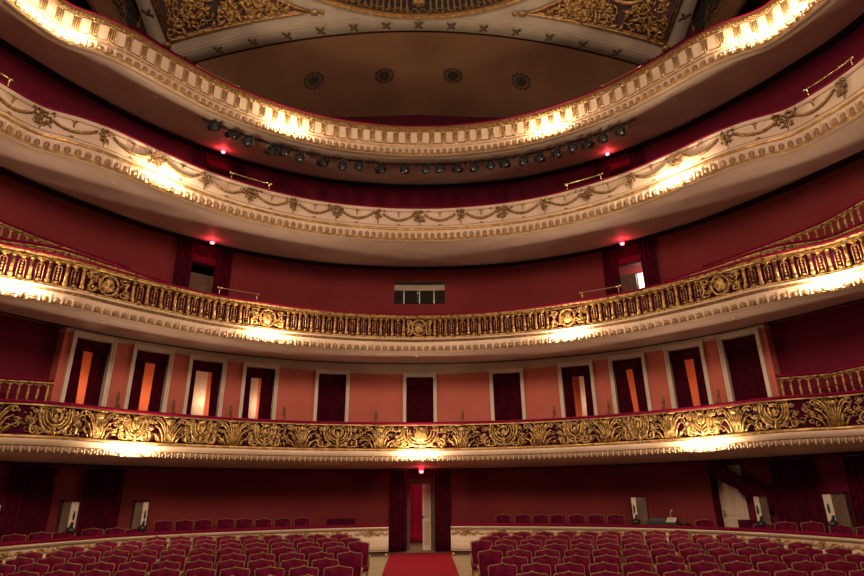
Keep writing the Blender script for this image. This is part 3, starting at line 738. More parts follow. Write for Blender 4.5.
for i in range(len(orn)+1):
    a = orn[i-1]+(.36 if i and abs(orn[i-1]) < .5 else .46) if i else -C2.L+.3
    c = orn[i]-(.36 if i < len(orn) and abs(orn[i]) < .5 else .46) if i < len(orn) else C2.L-.3
    n = max(1, int(round((c-a)/.158))); b = MB()
    for j in range(n):
        t = a+(c-a)*(j+.5)/n; (pil if j % 2 == 0 else bead)(b, t, hb)
    b.map(on(C2, 0, z0, -.03)).build('baluster_bay', M['gold'], T2, True)
# ---- tier 3: cream with garlands
zt, zb = H[3]; h3 = zt-zb
T3 = tier_root('third_balcony', C34, zb, 'third balcony with cream front hung with gilded flower garlands')
sweep(C34, [(zt-.035, .04), (zt-.005, .06), (zt, .02), (zt, -.12), (zt-.02, -.14), (zt-.035, -.12)], closed=True).build('handrail', M['velvet'], T3, True)
sweep(C34, [(zt-.035, .03), (zt-.09, .05), (zt-.11, .03), (zt-.13, .02), (zb+h3*.62, .05), (zb+h3*.42, .05), (zb+h3*.38, .04), (zb+h3*.36, .07)]).build('fascia', M['cream'], T3, True)
sweep(C34, [(zt-.14, .02), (zt-.14, .04), (zt-.15, .04), (zt-.15, .02)], closed=True).build('gilt_line', M['gold_old'], T3)
sweep(C34, [(zb+h3*.44, .04), (zb+h3*.44, .062), (zb+h3*.43, .062), (zb+h3*.43, .04)], closed=True).build('gilt_line', M['gold_old'], T3)
sweep(C34, [(zb+h3*.36, .07), (zb+h3*.34, .12), (zb+h3*.30, .13), (zb+h3*.27, .10)]).build('gilt_cyma', M['gold_flat'], T3, True)
sweep(C34, [(zb+h3*.27, .10), (zb+h3*.25, .12), (zb+h3*.08, .10), (zb, .06), (zb-.01, .03), (zb-.01, -.06), (zb+.1, -.06)]).build('lower_cornice', M['cream'], T3, True)
sweep(C34, [(zb-.005, .06), (zb+.035, .10), (zb+.045, .10), (zb+.03, .05)], closed=True).build('gilt_line', M['gold_flat'], T3)
eggs(T3, C34, zb+.03, h3*.20, .095, .19)
underside(T3, C34, zb, CEIL[2], 3)
per = 1.215; N = 9
def bouquet(big, rnd):
    b = MB(); n = 60 if big else 40; w = .30 if big else .17
    for i in range(n):
        q = rnd.random(); x = rnd.gauss(0, w*.45*(1-q*.5)); y = .5-q*(.36 if big else .34)+.02
        a = rnd.uniform(0, 6.28); l = rnd.uniform(.03, .06)
        b.tube([(x-l*math.cos(a), y-l*math.sin(a), .0), (x, y, .05), (x+l*math.cos(a), y+l*math.sin(a), .0)], [.006, .026, .006], 4)
    b.tube([(0, .2, .02), (.01, .12, .03), (0, .05, .01)], [.03, .02, .006], 5); return b
for k in range(-N, N+1):
    t = k*per
    o = bouquet(k % 2 == 0, rnd).map(on(C34, t, zb+h3*.40, .05)).build('flower_bouquet', M['gold_old'], T3, True)
    if k < N:
        b = MB(); pts = []
        for j in range(17):
            q = j/16; pts.append((.16+(per-.32)*q, .40-.20*math.sin(math.pi*q)**.8, .02))
        b.tube(pts, [.026+.014*math.sin(math.pi*j/16)+.010*(j % 2) for j in range(17)], 6)
        b.map(on(C34, t, zb+h3*.40, .05)).build('garland', M['gold_old'], T3, True)
        b = MB(); u = per/2; b.box((u, .46, .01), (.12, .025, .02)); b.tube([(u, .47, .01), (u, .40, .03), (u, .30, .01)], [.03, .022, .014], 5); c = MB(); c.ell((u, .06, .01), (.05, .03, .02), 6, 4); c.map(on(C34, t, zb+h3*.40, .05)).build('stud', M['gold_old'], T3, True)
        b.map(on(C34, t, zb+h3*.40, .05)).build('pendant', M['gold_old'], T3, True)
# ---- tier 4: cream panels
zt, zb = H[4]; h4 = zt-zb
T4 = tier_root('top_balcony', C34, zb, 'topmost balcony front of small cream panels between gilt balusters')
sweep(C34, [(zt-.03, .03), (zt-.0, .05), (zt, .0), (zt, -.12), (zt-.03, -.12)], closed=True).build('handrail', M['velvet'], T4, True)
sweep(C34, [(zt-.03, .02), (zt-.21, .05), (zt-.235, .02), (zt-.235, -.08), (zt-.03, -.08)], closed=True).build('top_gilt_frieze', M['gold_old'], T4)
zp0, zp1 = zb+h4*.36, zt-.235
sweep(C34, [(zp0, -.0), (zp1, -.0), (zp1, -.06), (zp0, -.06)], closed=True).build('panel_backing', M['gold_old'], T4)
sweep(C34, [(zp0, .02), (zp0-.03, .07), (zp0-.05, .07), (zp0-.06, .05)]).build('ledge', M['cream'], T4, True)
sweep(C34, [(zp0-.06, .05), (zp0-.085, .09), (zp0-.10, .09), (zp0-.12, .07)]).build('gilt_cyma', M['gold_flat'], T4, True)
sweep(C34, [(zp0-.12, .07), (zb+h4*.20, .12), (zb+h4*.06, .10), (zb, .06), (zb-.01, .03), (zb-.01, -.06), (zb+.1, -.06)]).build('lower_cornice', M['cream'], T4, True)
sweep(C34, [(zb-.005, .06), (zb+.03, .10), (zb+.04, .10), (zb+.03, .05)], closed=True).build('gilt_line', M['gold_flat'], T4)
eggs(T4, C34, zb+.03, h4*.15, .10, .195)
underside(T4, C34, zb, CEIL[3], 4)
pp = .368; hp = zp1-zp0; bal = MB(); fri = MB()
for i in range(-31, 31):
    t = (i+.5)*pp+.02; b = MB(); w2, hh = .105, hp
    poly = [(-w2, .03), (w2, .03), (w2, hh-.05), (w2*.8, hh-.02), (-w2*.8, hh-.02), (-w2, hh-.05)]
    b.prism(poly, .0, .045); b.map(on(C34, t, zp0, 0)).build('cream_panel', M['cream'], T4)
    c = MB()
    c.tube([(x, y, .045) for x, y in poly+[poly[0]]], .010, 4)
    for du in (-.045, 0, .045):
        c.tube([(pp/2+du, .02, .025), (pp/2+du, hh*.3, .04), (pp/2+du, hh*.7, .03), (pp/2+du, hh-.02, .025)], [.022, .018, .012, .02], 5)
    c.box((pp/2, .02, .03), (.15, .035, .05)); c.box((pp/2, hh-.02, .03), (.15, .03, .05))
    c.map(on(C34, t, zp0, 0)); bal.ext(c)
    for q in (-.14, -.05, .05, .14):
        c = MB(); c.tube([(p[0], p[1], .05) for p in spiral(q, hh+.075, .045, 1.0, random.uniform(0, 6), 0, 1, 7)], .012, 4); c.map(on(C34, t, zp0, 0)); fri.ext(c)
bal.build('baluster_row', M['gold_pale'], T4, True); fri.build('scroll_frieze', M['gold_flat'], T4, True)
# ------------------------------------------------------------------ raised side-box balustrades behind the fronts
def side_rail(name, label, pts, hgt, midrail, grp):
    # pts: plan/height points of the top rail
    P = [Vector(p) for p in pts]
    root = empty(name, tuple(P[0]-Vector((0, 0, hgt))), label, 'balustrade', grp)
    L = [0]
    for a, c in zip(P[:-1], P[1:]): L.append(L[-1]+(c-a).length)
    def at(l):
        for i in range(len(P)-1):
            if l <= L[i+1] or i == len(P)-2:
                q = (l-L[i])/(L[i+1]-L[i]); return P[i].lerp(P[i+1], q)
    b = MB(); b.tube([tuple(at(L[-1]*i/24)) for i in range(25)], .035, 6); b.build('handrail', M['velvet'], root, True)
    if midrail:
        b = MB(); b.tube([tuple(at(L[-1]*i/24)-Vector((0, -.0, hgt*.52))) for i in range(3, 25)], .022, 6); b.build('middle_rail', M['velvet'], root, True)
    b = MB(); b.tube([tuple(at(L[-1]*i/24)-Vector((0, 0, .06))) for i in range(25)], .03, 5); b.tube([tuple(at(L[-1]*i/24)-Vector((0, 0, hgt))) for i in range(25)], .04, 5)
    n = int(L[-1]/.17)
    for i in range(n):
        p = at((i+.5)*L[-1]/n); q = at((i+1.0)*L[-1]/n); h0 = hgt-.06
        b.tube([p-Vector((0, 0, h0)), p-Vector((0, 0, h0*.75)), p-Vector((0, 0, h0*.5)), p-Vector((0, 0, h0*.25)), p-Vector((0, 0, .1))], [.035, .02, .032, .015, .03], 5)
        a = (q-p); b.tube([p-Vector((0, 0, .16))+a*(2*k/6)+Vector((0, 0, .07*math.sin(math.pi*k/6))) for k in range(7)], .014, 4)
    b.build('gilt_balusters', M['gold'], root, True)
for sg in (-1, 1):
    nm = 'left' if sg < 0 else 'right'
    pts = []
    for xx, yy in ((55, 381), (28, 377), (0, 373.5)): 
        t, z = C1.px(xx, yy, -.75); X, Y = C1.at(t, -.75); pts.append((abs(X), Y, z))
    zz = pts[0][2]; pts += [(9.75, 10.2, zz+.02), (10.0, 8.5, zz+.02)]
    pts = [(sg*x, y, zz) for x, y, z in pts]
    side_rail('box_balustrade', 'short gilded balustrade with red rails above the %s end of the lowest balcony' % nm, pts, .62, True, 'raised side-box balustrades')
    pts = []
    for xx, yy in ((170, 283), (108, 263.5), (75, 252.5), (50, 246), (25, 242), (0, 238.5)):
        t, z = C2.px(xx, yy, -.45); X, Y = C2.at(t, -.45); pts.append((abs(X), Y, z))
    pts += [(9.35, 9.5, pts[-1][2]), (9.6, 8.4, pts[-1][2])]
    side_rail('box_balustrade', 'low gilded step balustrade just behind the %s part of the second balcony rail' % nm, [(sg*x, y, z) for x, y, z in pts], .30, False, 'raised side-box balustrades')
    pts = []
    for xx, yy in ((130, 268), (85, 253), (38, 236), (0, 220.5)):
        t, z = CW.px(xx, yy, 1.15); X, Y = CW.at(t, 1.15); pts.append((abs(X), Y, z))
    pts += [(pts[-1][0]+.25, 9.4, pts[-1][2]), (pts[-1][0]+.3, 8.4, pts[-1][2])]
    side_rail('box_balustrade', 'rear arched gilded balustrade climbing at the %s end of the second balcony' % nm, [(sg*x, y, z) for x, y, z in pts], .62, False, 'raised side-box balustrades')
# ------------------------------------------------------------------ balcony lamps
LP = [(4, 34, 15, 'upper left'), (4, 72, 38, 'lower left'), (4, 287, 129, 'left of centre'), (4, 550, 130, 'right of centre'), (4, 745, 40, 'lower right'), (4, 783, 20, 'upper right'),
      (3, 164, 182, 'left'), (3, 675, 182, 'right'), (2, 12, 288, 'far left'), (2, 268, 336, 'left of centre'), (2, 568, 336, 'right of centre'), (2, 832, 284, 'far right'),
      (1, 131, 452, 'left'), (1, 418, 456, 'central'), (1, 705, 447, 'right')]
tn = {1: 'lowest', 2: 'second', 3: 'third', 4: 'topmost'}
for k, x, y, nm in LP:
    cv = {1: C1, 2: C2, 3: C34, 4: C34}[k]
    t, z = cv.px(x, y, .22)
    lamp_cluster(cv, t, z+.02, .22, 'lit twin-bulb brass lamp on the %s balcony front, %s one' % (tn[k], nm), 2, .42 if k > 1 else .5, {1: .9, 2: .9, 3: 1.0, 4: .42 if x < 100 or x > 700 else 1.0}[k])
# red exit lamps
def red_lamp(X, Y, Z, label, two=False, e=2.5):
    root = empty('red_lamp', (X, Y, Z), label, 'lamp', 'red exit lamps')
    b = MB(); b.lathe([(.001, .14), (.05, .13), (.05, .09), (.02, .08), (.001, .08)], (X, Y, Z), 10); b.build('cap', M['brass'], root, True)
    b = MB(); b.ell((X, Y, Z+.02), (.075, .075, .085), 12, 8); b.build('globe', M['red_lamp'], root, True)
    b = MB(); b.ell((X, Y-.02, Z-.05), (.065, .07, .045), 10, 6); b.build('bulb', M['red_hot'], root, True)
    point('red_lamp_light', (X, Y-.12, Z-.14), e, (1, .05, .07), .07)
for (x, y, dd, lb, e) in ((213, 241.5, .55, 'red exit lamp above the left second-tier doorway', 4), (622, 242.5, .55, 'red exit lamp above the right second-tier doorway', 4), (224, 151, .55, 'red exit lamp above the left third-tier doorway', 5), (607.5, 153, .55, 'red exit lamp above the right third-tier doorway', 5), (421.5, 470, .5, 'red exit lamp over the central stalls entrance', 3)):
    t, z = CW.px(x, y, dd); X, Y = CW.at(t, dd); red_lamp(X, Y, z, lb, False, e)
# smoke detectors on the soffits
DT_ = [(4, 156, 97, 'left part of the topmost'), (4, 675, 100, 'right part of the topmost'), (3, 113, 183, 'left part of the third'), (3, 686, 200, 'right part of the third'), (3, 421, 249, 'middle of the third'), (2, 103, 321, 'left part of the second'), (2, 416, 356, 'middle of the second'), (2, 734, 317, 'right part of the second'), (1, 230, 465, 'left part of the lowest'), (1, 597, 462, 'right part of the lowest')]
for k, x, y, nm in DT_:
    cv = {1: C1, 2: C2, 3: C34, 4: C34}[k]; zb = H[k][1]; zc = CEIL[k-1]
    r = ray(x, y); best = None
    for dd in np.arange(.3, 2.6, .03):
        t, z = cv.px(x, y, -dd); L = dd/2.9; e = abs(z-(zb+.02+(zc-zb)*L))
        if best is None or e < best[0]: best = (e, t, dd, zb+.02+(zc-zb)*L)
    X, Y = cv.at(best[1], -best[2]); Z = best[3]
    root = empty('smoke_detector', (X, Y, Z), 'small round smoke detector under the %s balcony soffit' % nm, 'smoke detector', 'smoke detectors')
    b = MB(); b.lathe([(.001, .02), (.05, .015), (.055, -.01), (.045, -.02), (.001, -.02)], (X, Y, Z), 10); b.build('base', M['white'], root, True)
    b = MB(); b.ell((X, Y, Z-.025), (.025, .025, .018), 8, 5); b.build('sensor', M['cream'], root, True)
# brass grab rails on the balcony handrails
HR = [(2, 218, 291, 258, 299, 'left, second balcony'), (2, 581, 297, 621, 290, 'right, second balcony'), (3, 230, 177, 270, 188, 'left, third balcony'), (3, 566, 189, 603, 178, 'right, third balcony'), (3, -30, 55, 10, 83, 'far left, third balcony'), (3, 807, 96, 853, 62, 'far right, third balcony'), (4, 196, 67, 238, 87, 'left, topmost balcony'), (4, 602, 86, 641, 67, 'right, topmost balcony')]
for k, x0, y0, x1, y1, nm in HR:
    cv = {2: C2, 3: C34, 4: C34}[k]; zt = H[k][0]; t0 = cv.px(x0, y0, -.05)[0]; t1 = cv.px(x1, y1, -.05)[0]; hh = .22 if k < 4 else .12
    X, Y = cv.at(t0, -.05); root = empty('grab_rail', (X, Y, zt), 'thin brass grab rail above the handrail, %s' % nm, 'grab rail', 'brass grab rails on the balconies')
    b = MB(); P = [(*cv.at(t0+(t1-t0)*i/8, -.05), zt+hh) for i in range(9)]; b.tube(P, .016, 6); b.ell(P[0], .035, 6, 4); b.ell(P[-1], .035, 6, 4); b.build('bar', M['brass'], root, True)
    for q in (.04, .96):
        t = t0+(t1-t0)*q; b = MB(); b.tube([(*cv.at(t, -.05), zt), (*cv.at(t, -.05), zt+hh)], .014, 6); b.build('post', M['brass'], root, True)
# ------------------------------------------------------------------ stage lights on their pipe under the top balcony
dp = -.62; zp = 10.02
t0 = C34.px(203, 117, dp)[0]; t1 = C34.px(634, 117, dp)[0]
X, Y = C34.at(0, dp); root = empty('lighting_pipe', (X, Y, zp), 'long curved black pipe carrying the stage lights under the topmost balcony', 'pipe')
b = MB(); b.tube([(*C34.at(t0+(t1-t0)*i/50, dp), zp) for i in range(51)], .028, 6); b.build('bar', M['lampblack'], root, True)
b = MB()
for i in range(12):
    t = t0+(t1-t0)*(i+.5)/12; b.tube([(*C34.at(t, dp), zp), (*C34.at(t, dp), zp+.05)], .02, 5)
b.build('hanger', M['lampblack'], root)
SL = [(212, 127), (230.5, 135), (248.5, 143), (269, 151), (283, 152.5), (300, 159), (321, 163), (342, 167), (359, 167.5), (380, 170), (406, 170.5), (425.5, 170.5), (439, 170), (458, 169.5), (472.5, 168.7), (491, 166.7), (506.5, 164.5), (523, 162.5), (541, 158.7), (557.5, 154.5), (572.5, 149), (589, 144.5), (604.5, 139.5), (622, 132.5)]
proto = None
numw = ['first', 'second', 'third', 'fourth', 'fifth', 'sixth', 'seventh', 'eighth', 'ninth', 'tenth', 'eleventh', 'twelfth']
for k, (x, y) in enumerate(SL):
    t, z = C34.px(x, y, dp+.0); X, Y = C34.at(t, dp); a = C34.ang(t)
    lb = 'black stage spotlight on the curved pipe, %s from the %s' % (numw[k] if k < 12 else numw[23-k], 'left end' if k < 12 else 'right end')
    if proto is None:
        proto = empty('stage_light', (0, 0, 0), lb, 'spotlight', 'stage spotlights under the topmost balcony'); q = proto
        b = MB(); b.lathe([(.001, -.16), (.08, -.15), (.10, -.05), (.10, .12), (.13, .14), (.13, .17), (.115, .17), (.11, .13)], (0, 0, 0), 12)
        b.map(lambda u, v, d: (u, -d*math.cos(.35), v-.0-d*.0*0-d*math.sin(.35)*1)).build('housing', M['lampblack'], q, True)
        b = MB(); b.ell((0, 0, .13), (.105, .105, .03), 12, 6); b.map(lambda u, v, d: (u, -d*math.cos(.35), v-d*math.sin(.35))).build('lens', M['lens'], q, True)
        b = MB(); b.tube([(-.13, 0, 0), (-.13, 0, .15), (-.08, 0, .21), (.08, 0, .21), (.13, 0, .15), (.13, 0, 0)], .012, 5); b.build('yoke', M['chrome'], q)
        b = MB(); b.box((0, 0, .24), (.06, .06, .09)); b.box((.05, 0, .25), (.05, .02, .02)); b.build('clamp', M['chrome'], q)
        for sg in (-1, 1):
            b = MB(); b.box((sg*.09, -.20, -.03+.04*sg), (.008, .12, .16)); b.build('barn_door', M['lampblack'], q)
        o = proto
    else: o = copy_tree(proto); tag(o, lb, 'spotlight')
    o.location = (X, Y, z); o.rotation_euler = (0, 0, a+.35*math.sin(k*2.3)); o.scale = (1.2, 1.2, 1.2)
# ================================================================== stalls
def fz(y): return -1.33-.08*min(2.6, max(0, 17-y))-.05*max(0, 14.4-y)
WD = -.5     # the stalls wall lies half a metre behind the upper ones
b = MB(); vs = []
ys = [2, 6, 9, 12, 14.4, 15.5, 17, 22.6]
for y in ys: vs += [(-11.5, y, fz(y)), (11.5, y, fz(y))]
n = len(vs); vs += [(x, y, z-.15) for x, y, z in vs]; fs = []
for i in range(len(ys)-1):
    q = (2*i, 2*i+1, 2*i+3, 2*i+2); fs += [q, tuple(n+j for j in q[::-1])]
    fs += [(2*i, 2*i+2, n+2*i+2, n+2*i), (2*i+1, n+2*i+1, n+2*i+3, 2*i+3)]
fs += [(0, n, n+1, 1), (n-2, n-1, 2*n-1, 2*n-2)]
b.add(vs, fs).build('floor', M['floor'], kind='structure')
b = MB(); vs = []
for y, w_ in zip((6, 9, 12, 14.4, 15.5, 17.0, 17.35), (.86, .86, .86, .86, .85, .82, .80)): vs += [(-w_, y, fz(y)+.004), (w_, y, fz(y)+.004), (w_, y, fz(y)+.02), (-w_, y, fz(y)+.02)]
fs = []
for i in range(6):
    for j in range(4): fs.append((4*i+j, 4*i+(j+1) % 4, 4*i+4+(j+1) % 4, 4*i+4+j))
fs += [(3, 2, 1, 0), (24, 25, 26, 27)]
tag(b.add(vs, fs).build('aisle_carpet', M['carpet']), 'red carpet runner along the central aisle up to the doorway', 'carpet')
# stalls wall, pierced by the central entrance
c0 = CW.px(407, 500, WD)[0]; c1 = CW.px(435, 500, WD)[0]
for nm, m_, a, c in (('rear_left', M['wall_wine'], -9.6, c0), ('rear_right', M['wall_wine'], c1, SD+1.3), ('side_left_stalls', M['wall_plum'], -CW.L, -9.6), ('side_right_stalls', M['wall_plum'], SD+1.3, CW.L)):
    sweep(CW, [(-1.75, WD), (.93, WD), (.93, WD-.2), (-1.75, WD-.2)], a, c, closed=True).build('wall_'+nm, m_, kind='structure')
sweep(CW, [(.64, WD), (.93, WD), (.93, WD-.2), (.64, WD-.2)], c0, c1, closed=True).build('wall_over_entrance', M['wall_wine'], kind='structure')
b = MB()
for a, c in ((c0-.02, c0+.07), (c1-.14, c1)): b.ext(sweep(CW, [(-1.33, WD+.04), (.60, WD+.04), (.60, WD-.2), (-1.33, WD-.2)], a, c, closed=True))
b.ext(sweep(CW, [(.52, WD+.05), (.66, WD+.05), (.66, WD-.2), (.52, WD-.2)], c0-.08, c1+.05, closed=True))
b.build('door_12', M['brown'], kind='structure')
band(CW, .94, CW, .94, WD, -4.4, th=.04).build('ceiling_stalls_corridor', M['cream'], kind='structure')
sweep(CW, [(-1.4, -4.3), (1.0, -4.3), (1.0, -4.4), (-1.4, -4.4)], -3, 3, closed=True).build('wall_stalls_corridor', M['wall_lit'], kind='structure')
point('corridor_light', (.3, 19.6, .6), 26, (1, .72, .52), .12)
y_ = 21.8
root = empty('crimson_curtain', (-.1, y_, -1.2), 'bright crimson curtain hanging in the corridor beyond the central entrance', 'curtain')
folds(CW, -.95, .75, -1.31, .85, -3.8, 9, .035, None, 3).build('drape', M['curtain_bright'], root, True)
# open ivory door leaf of the central entrance
X, Y = CW.at(c1-.15, WD); root = empty('entrance_door', (X, Y, -1.33), 'open ivory door leaf at the right side of the central entrance', 'door')
sweep(CW, [(-1.33, WD-.06), (.52, WD-.06), (.52, WD-.11), (-1.33, WD-.11)], c1-.37, c1-.13, closed=True).build('door_leaf', M['white'], root)
b = MB()
for za, zc in ((-1.2, -.55), (-.45, .40)): b.ext(sweep(CW, [(za, WD-.045), (zc, WD-.045), (zc, WD-.065), (za, WD-.065)], c1-.33, c1-.17, closed=True))
b.build('door_panel', M['cream'], root)
b = MB(); X, Y = CW.at(c1-.345, WD+.0); b.ell((X, Y, -.42), .028); b.tube([(X, Y, -.42), (X, Y+.06, -.42)], .01); b.build('door_knob', M['brass'], root, True)
def wall_drape(x0, x1, yref, label, d, z0, z1, n, seed, name='wall_curtain', grp='dark curtains on the stalls wall', slant=0):
    a = CW.px(x0, yref, d)[0]; c = CW.px(x1, yref, d)[0]; X, Y = CW.at((a+c)/2, d)
    root = empty(name, (X, Y, z0), label, 'curtain', grp)
    folds(CW, a, c, z0, z1, d, n, .04, (lambda v: (a+slant*v, c+slant*v)), seed).build('drape', M['curtain'], root, True)
    b = MB(); b.tube([(*CW.at(a+(c-a)*i/8, d), z1+.01) for i in range(9)], .018, 6); b.build('curtain_rod', M['brown'], root, True)
    return root
wall_drape(388.5, 406.5, 530, 'tall dark red drape on the left of the central entrance', .30, -1.30, .86, 5, 1, 'entrance_curtain', 'entrance drapes')
wall_drape(435.5, 451.5, 530, 'tall dark red drape on the right of the central entrance', .30, -1.30, .86, 5, 2, 'entrance_curtain', 'entrance drapes')
X, Y = CW.at(0, WD+.12); root = empty('pelmet', (X, Y, .66), 'flat dark red pelmet above the central entrance door', 'pelmet')
folds(CW, c0-.12, c1+.12, .68, .82, WD+.10, 8, .012, None, 4).build('cloth', M['velvet'], root, True)
wall_drape(7, 52, 500, 'wide dark curtain covering the far left box opening', WD+.12, -1.5, .86, 8, 3)
wall_drape(83, 122, 500, 'dark curtain beside the second pillar on the left of the stalls wall', WD+.12, -1.5, .86, 7, 4)
wall_drape(775, 818, 490, 'wide black-red curtain between the two rightmost box pillars', WD+.12, -1.5, .86, 8, 5)
wall_drape(850, 900, 490, 'black-red curtain cut by the right edge of the view', WD+.12, -1.5, .86, 7, 6)
wall_drape(712.5, 720.5, 500, 'narrow dark curtain edge at the left of the side ivory door', WD+.14, -1.5, .86, 2, 7)
# ivory side door and the tied-back curtain crossing it
a = CW.px(720.5, 505, WD)[0]; c = CW.px(747, 505, WD)[0]
X, Y = CW.at((a+c)/2, WD); root = empty('side_door', (X, Y, -1.45), 'ivory panelled side door behind the swept-back curtain, right of the stalls', 'door')
sweep(CW, [(-1.45, WD+.05), (.80, WD+.05), (.80, WD+.01), (-1.45, WD+.01)], a, c, closed=True).build('door_leaf', M['cream'], root)
b = MB()
for za, zc in ((-1.3, -.5), (-.4, .1), (.18, .68)):
    mid = (a+c)/2
    for e0, e1 in ((a+.07, mid-.03), (mid+.03, c-.07)):
        for zz in (za, zc): b.ext(sweep(CW, [(zz, WD+.07), (zz+.025, WD+.07), (zz+.025, WD+.045), (zz, WD+.045)], e0, e1, step=.1, closed=True))
        for ss in (e0, e1): b.ext(sweep(CW, [(za, WD+.07), (zc, WD+.07), (zc, WD+.045), (za, WD+.045)], ss-.012, ss+.012, step=.1, closed=True))
b.build('door_panel', M['cream'], root)
b = MB(); X, Y = CW.at(a+.08, WD+.09); b.box((X, Y, -.35), (.03, .03, .16)); b.ell((X, Y-.03, -.38), .025); b.build('door_knob', M['brass'], root)
X, Y = CW.at(c, WD+.2); root = empty('tied_back_curtain', (X, Y, -.4), 'dark curtain swept up diagonally to the right across the ivory side door', 'curtain')
b = MB(); pth = [(712, 462), (722, 474), (737, 482), (752, 488), (764, 497), (773, 508)]
path = []; rr_ = [.30, .20, .15, .15, .17, .12]
for (x, y) in pth: t, z = CW.px(x, y, WD+.25); path.append((*CW.at(t, WD+.25), z))
for off in (-.5, 0, .5):
    b.tube([(p[0], p[1]-.06*abs(off), min(.84, p[2]+off*r)) for p, r in zip(path, rr_)], [r*.62 for r in rr_], 8)
b.build('drape', M['curtain'], root, True)
b = MB(); t, z = CW.px(744, 488, WD+.25)
path = [(*CW.at(CW.px(x, y, WD+.22)[0], WD+.22), CW.px(x, y, WD+.22)[1]) for x, y in ((741, 478), (744, 490), (750, 500))]
b.tube(path, [.16, .12, .03], 8); b.build('tail', M['curtain'], root, True)
# ------------------------------------------------------------------ parapet wall of the boxes, one each side of the aisle
CRR = Curve([(0, 16.85), (1.5, 16.76), (3.1, 16.42), (4.2, 16.08), (5.2, 15.68), (6.25, 15.15), (7.15, 14.5), (8.05, 13.5), (8.7, 12.45), (9.1, 11.2), (9.3, 9.6), (9.35, 7.2)])
def rz(y): return -1.205+.035*y
def rsweep(prof, s0, s1, closed=True):
    n = max(1, int(abs(s1-s0)/.25)); k = len(prof); vs = []; fs = []
    for i in range(n+1):
        t = s0+(s1-s0)*i/n; x, y = CRR.p(t); nx, ny = CRR.n(t); z0 = rz(y)
        for z, d in prof: vs.append((x+nx*d, y+ny*d, (z0+z) if z > -90 else fz(y)))
    for i in range(n):
        for j in range(k if closed else k-1): fs.append((i*k+j, (i+1)*k+j, (i+1)*k+(j+1) % k, i*k+(j+1) % k))
    if closed: fs.append(tuple(range(k))); fs.append(tuple(n*k+j for j in range(k-1, -1, -1)))
    return MB().add(vs, fs)
s_a = CRR.px(389, 540)[0]; s_b = CRR.px(451.5, 540)[0]
for sg, e in ((-1, s_a), (1, s_b)):
    nm = 'left' if sg < 0 else 'right'; s0, s1 = sorted((e, sg*(CRR.L-.2))); X, Y = CRR.at(e)
    root = empty('box_parapet', (X, Y, rz(Y)-.7), 'low curved ivory parapet with red velvet top, %s of the aisle' % nm, 'parapet', 'stalls parapets')
    rsweep([(0, .06), (.05, .08), (.075, 0), (.05, -.16), (0, -.16)], s0, s1).build('velvet_top', M['velvet'], root, True)
    rsweep([(-.001, .05), (-.03, .09), (-.06, .07), (-.08, .03), (-.22, .03), (-.32, .06), (-.48, .08), (-.56, .07), (-.57, .03), (-.58, .06), (-.61, .05), (-.61, -.12), (-.001, -.12)], s0, s1).build('parapet_body', M['cream'], root)
    rsweep([(-.61, -.08), (-99, -.08), (-99, -.12), (-.61, -.12)], s0, s1).build('dark_plinth', M['brown'], root)
    rsweep([(-.075, .035), (-.075, .05), (-.085, .05), (-.085, .035)], s0, s1).build('gilt_line', M['gold_old'], root)
    n = int((s1-s0)/.93)
    for i in range(min(n, 12)):
        t = e+sg*(.45+i*.93); y = CRR.p(t)[1]; b = MB(); rnd = random.Random(i)
        for j in range(22):
            q = rnd.gauss(0, .075); v = rnd.uniform(-.085, .065); a = rnd.uniform(0, 6.28)
            b.tube([(q-.03*math.cos(a), v-.03*math.sin(a), 0), (q, v, .035), (q+.03*math.cos(a), v+.03*math.sin(a), 0)], [.005, .024, .005], 4)
        for k2 in (-1, 1):
            b.tube([(k2*(.10+.33*j/8), -.02-.035*math.sin(j*1.2), .01) for j in range(9)], [.03 if j % 2 else .014 for j in range(9)], 5)
        b.map(on(CRR, t, rz(y)-.14, .035)).build('gilt_garland', M['gold_flat'], root, True)
    b = MB(); t = e+sg*.06; X, Y = CRR.at(t, .04); b.lathe([(.02, 0), (.05, .02), (.04, .06), (.02, .08)], (X, Y, fz(Y)), 10); b.build('gilt_foot', M['gold_flat'], root, True)
# ------------------------------------------------------------------ theatre seats
CH = .88
seat = empty('theatre_seat', (0, 0, 0), '', 'theatre seat')
out = [(-.205, .38), (-.216, .74), (-.221, .818), (-.207, .838), (-.12, .846), (-.05, .858), (0, .864), (.05, .858), (.12, .846), (.207, .838), (.221, .818), (.216, .74), (.205, .38)]
def lean(u, v, d): return (u, d+(v-.38)*.20+.17, v)
b = MB(); n = len(out); inn = [(x*.93, .615+(z-.615)*.945) for x, z in out]
vs = [lean(x, z, .03) for x, z in inn]+[lean(x, z, -.02) for x, z in inn]+[lean(x*.72, .615+(z-.615)*.76, -.055) for x, z in inn]
fs = [tuple(range(n))]+[(n+i, n+(i+1) % n, (i+1) % n, i) for i in range(n)]+[(2*n+i, 2*n+(i+1) % n, n+(i+1) % n, n+i) for i in range(n)]+[tuple(2*n+i for i in range(n-1, -1, -1))]
b.add(vs, fs).build('backrest', M['chair_velvet'], seat, True)
b = MB(); b.tube([lean(x, z, 0) for x, z in out], .0085, 5); b.ell(lean(0, .870, -.01), (.03, .016, .016), 6, 4); b.tube([lean(-.205, .39, 0), lean(.205, .39, 0)], .014, 5); b.build('back_frame', M['chair_gold'], seat, True)
b = MB()
vs = []
for z, sx, f_ in ((.34, .20, -.24), (.40, .215, -.255), (.435, .19, -.23)):
    vs += [(-sx, f_, z), (sx, f_, z), (sx*.96, .17, z), (-sx*.96, .17, z)]
fs = [(3, 2, 1, 0), (8, 9, 10, 11)]+[(4*k+j, 4*k+(j+1) % 4, 4*k+4+(j+1) % 4, 4*k+4+j) for k in range(2) for j in range(4)]
b.add(vs, fs).build('seat_cushion', M['chair_velvet'], seat)
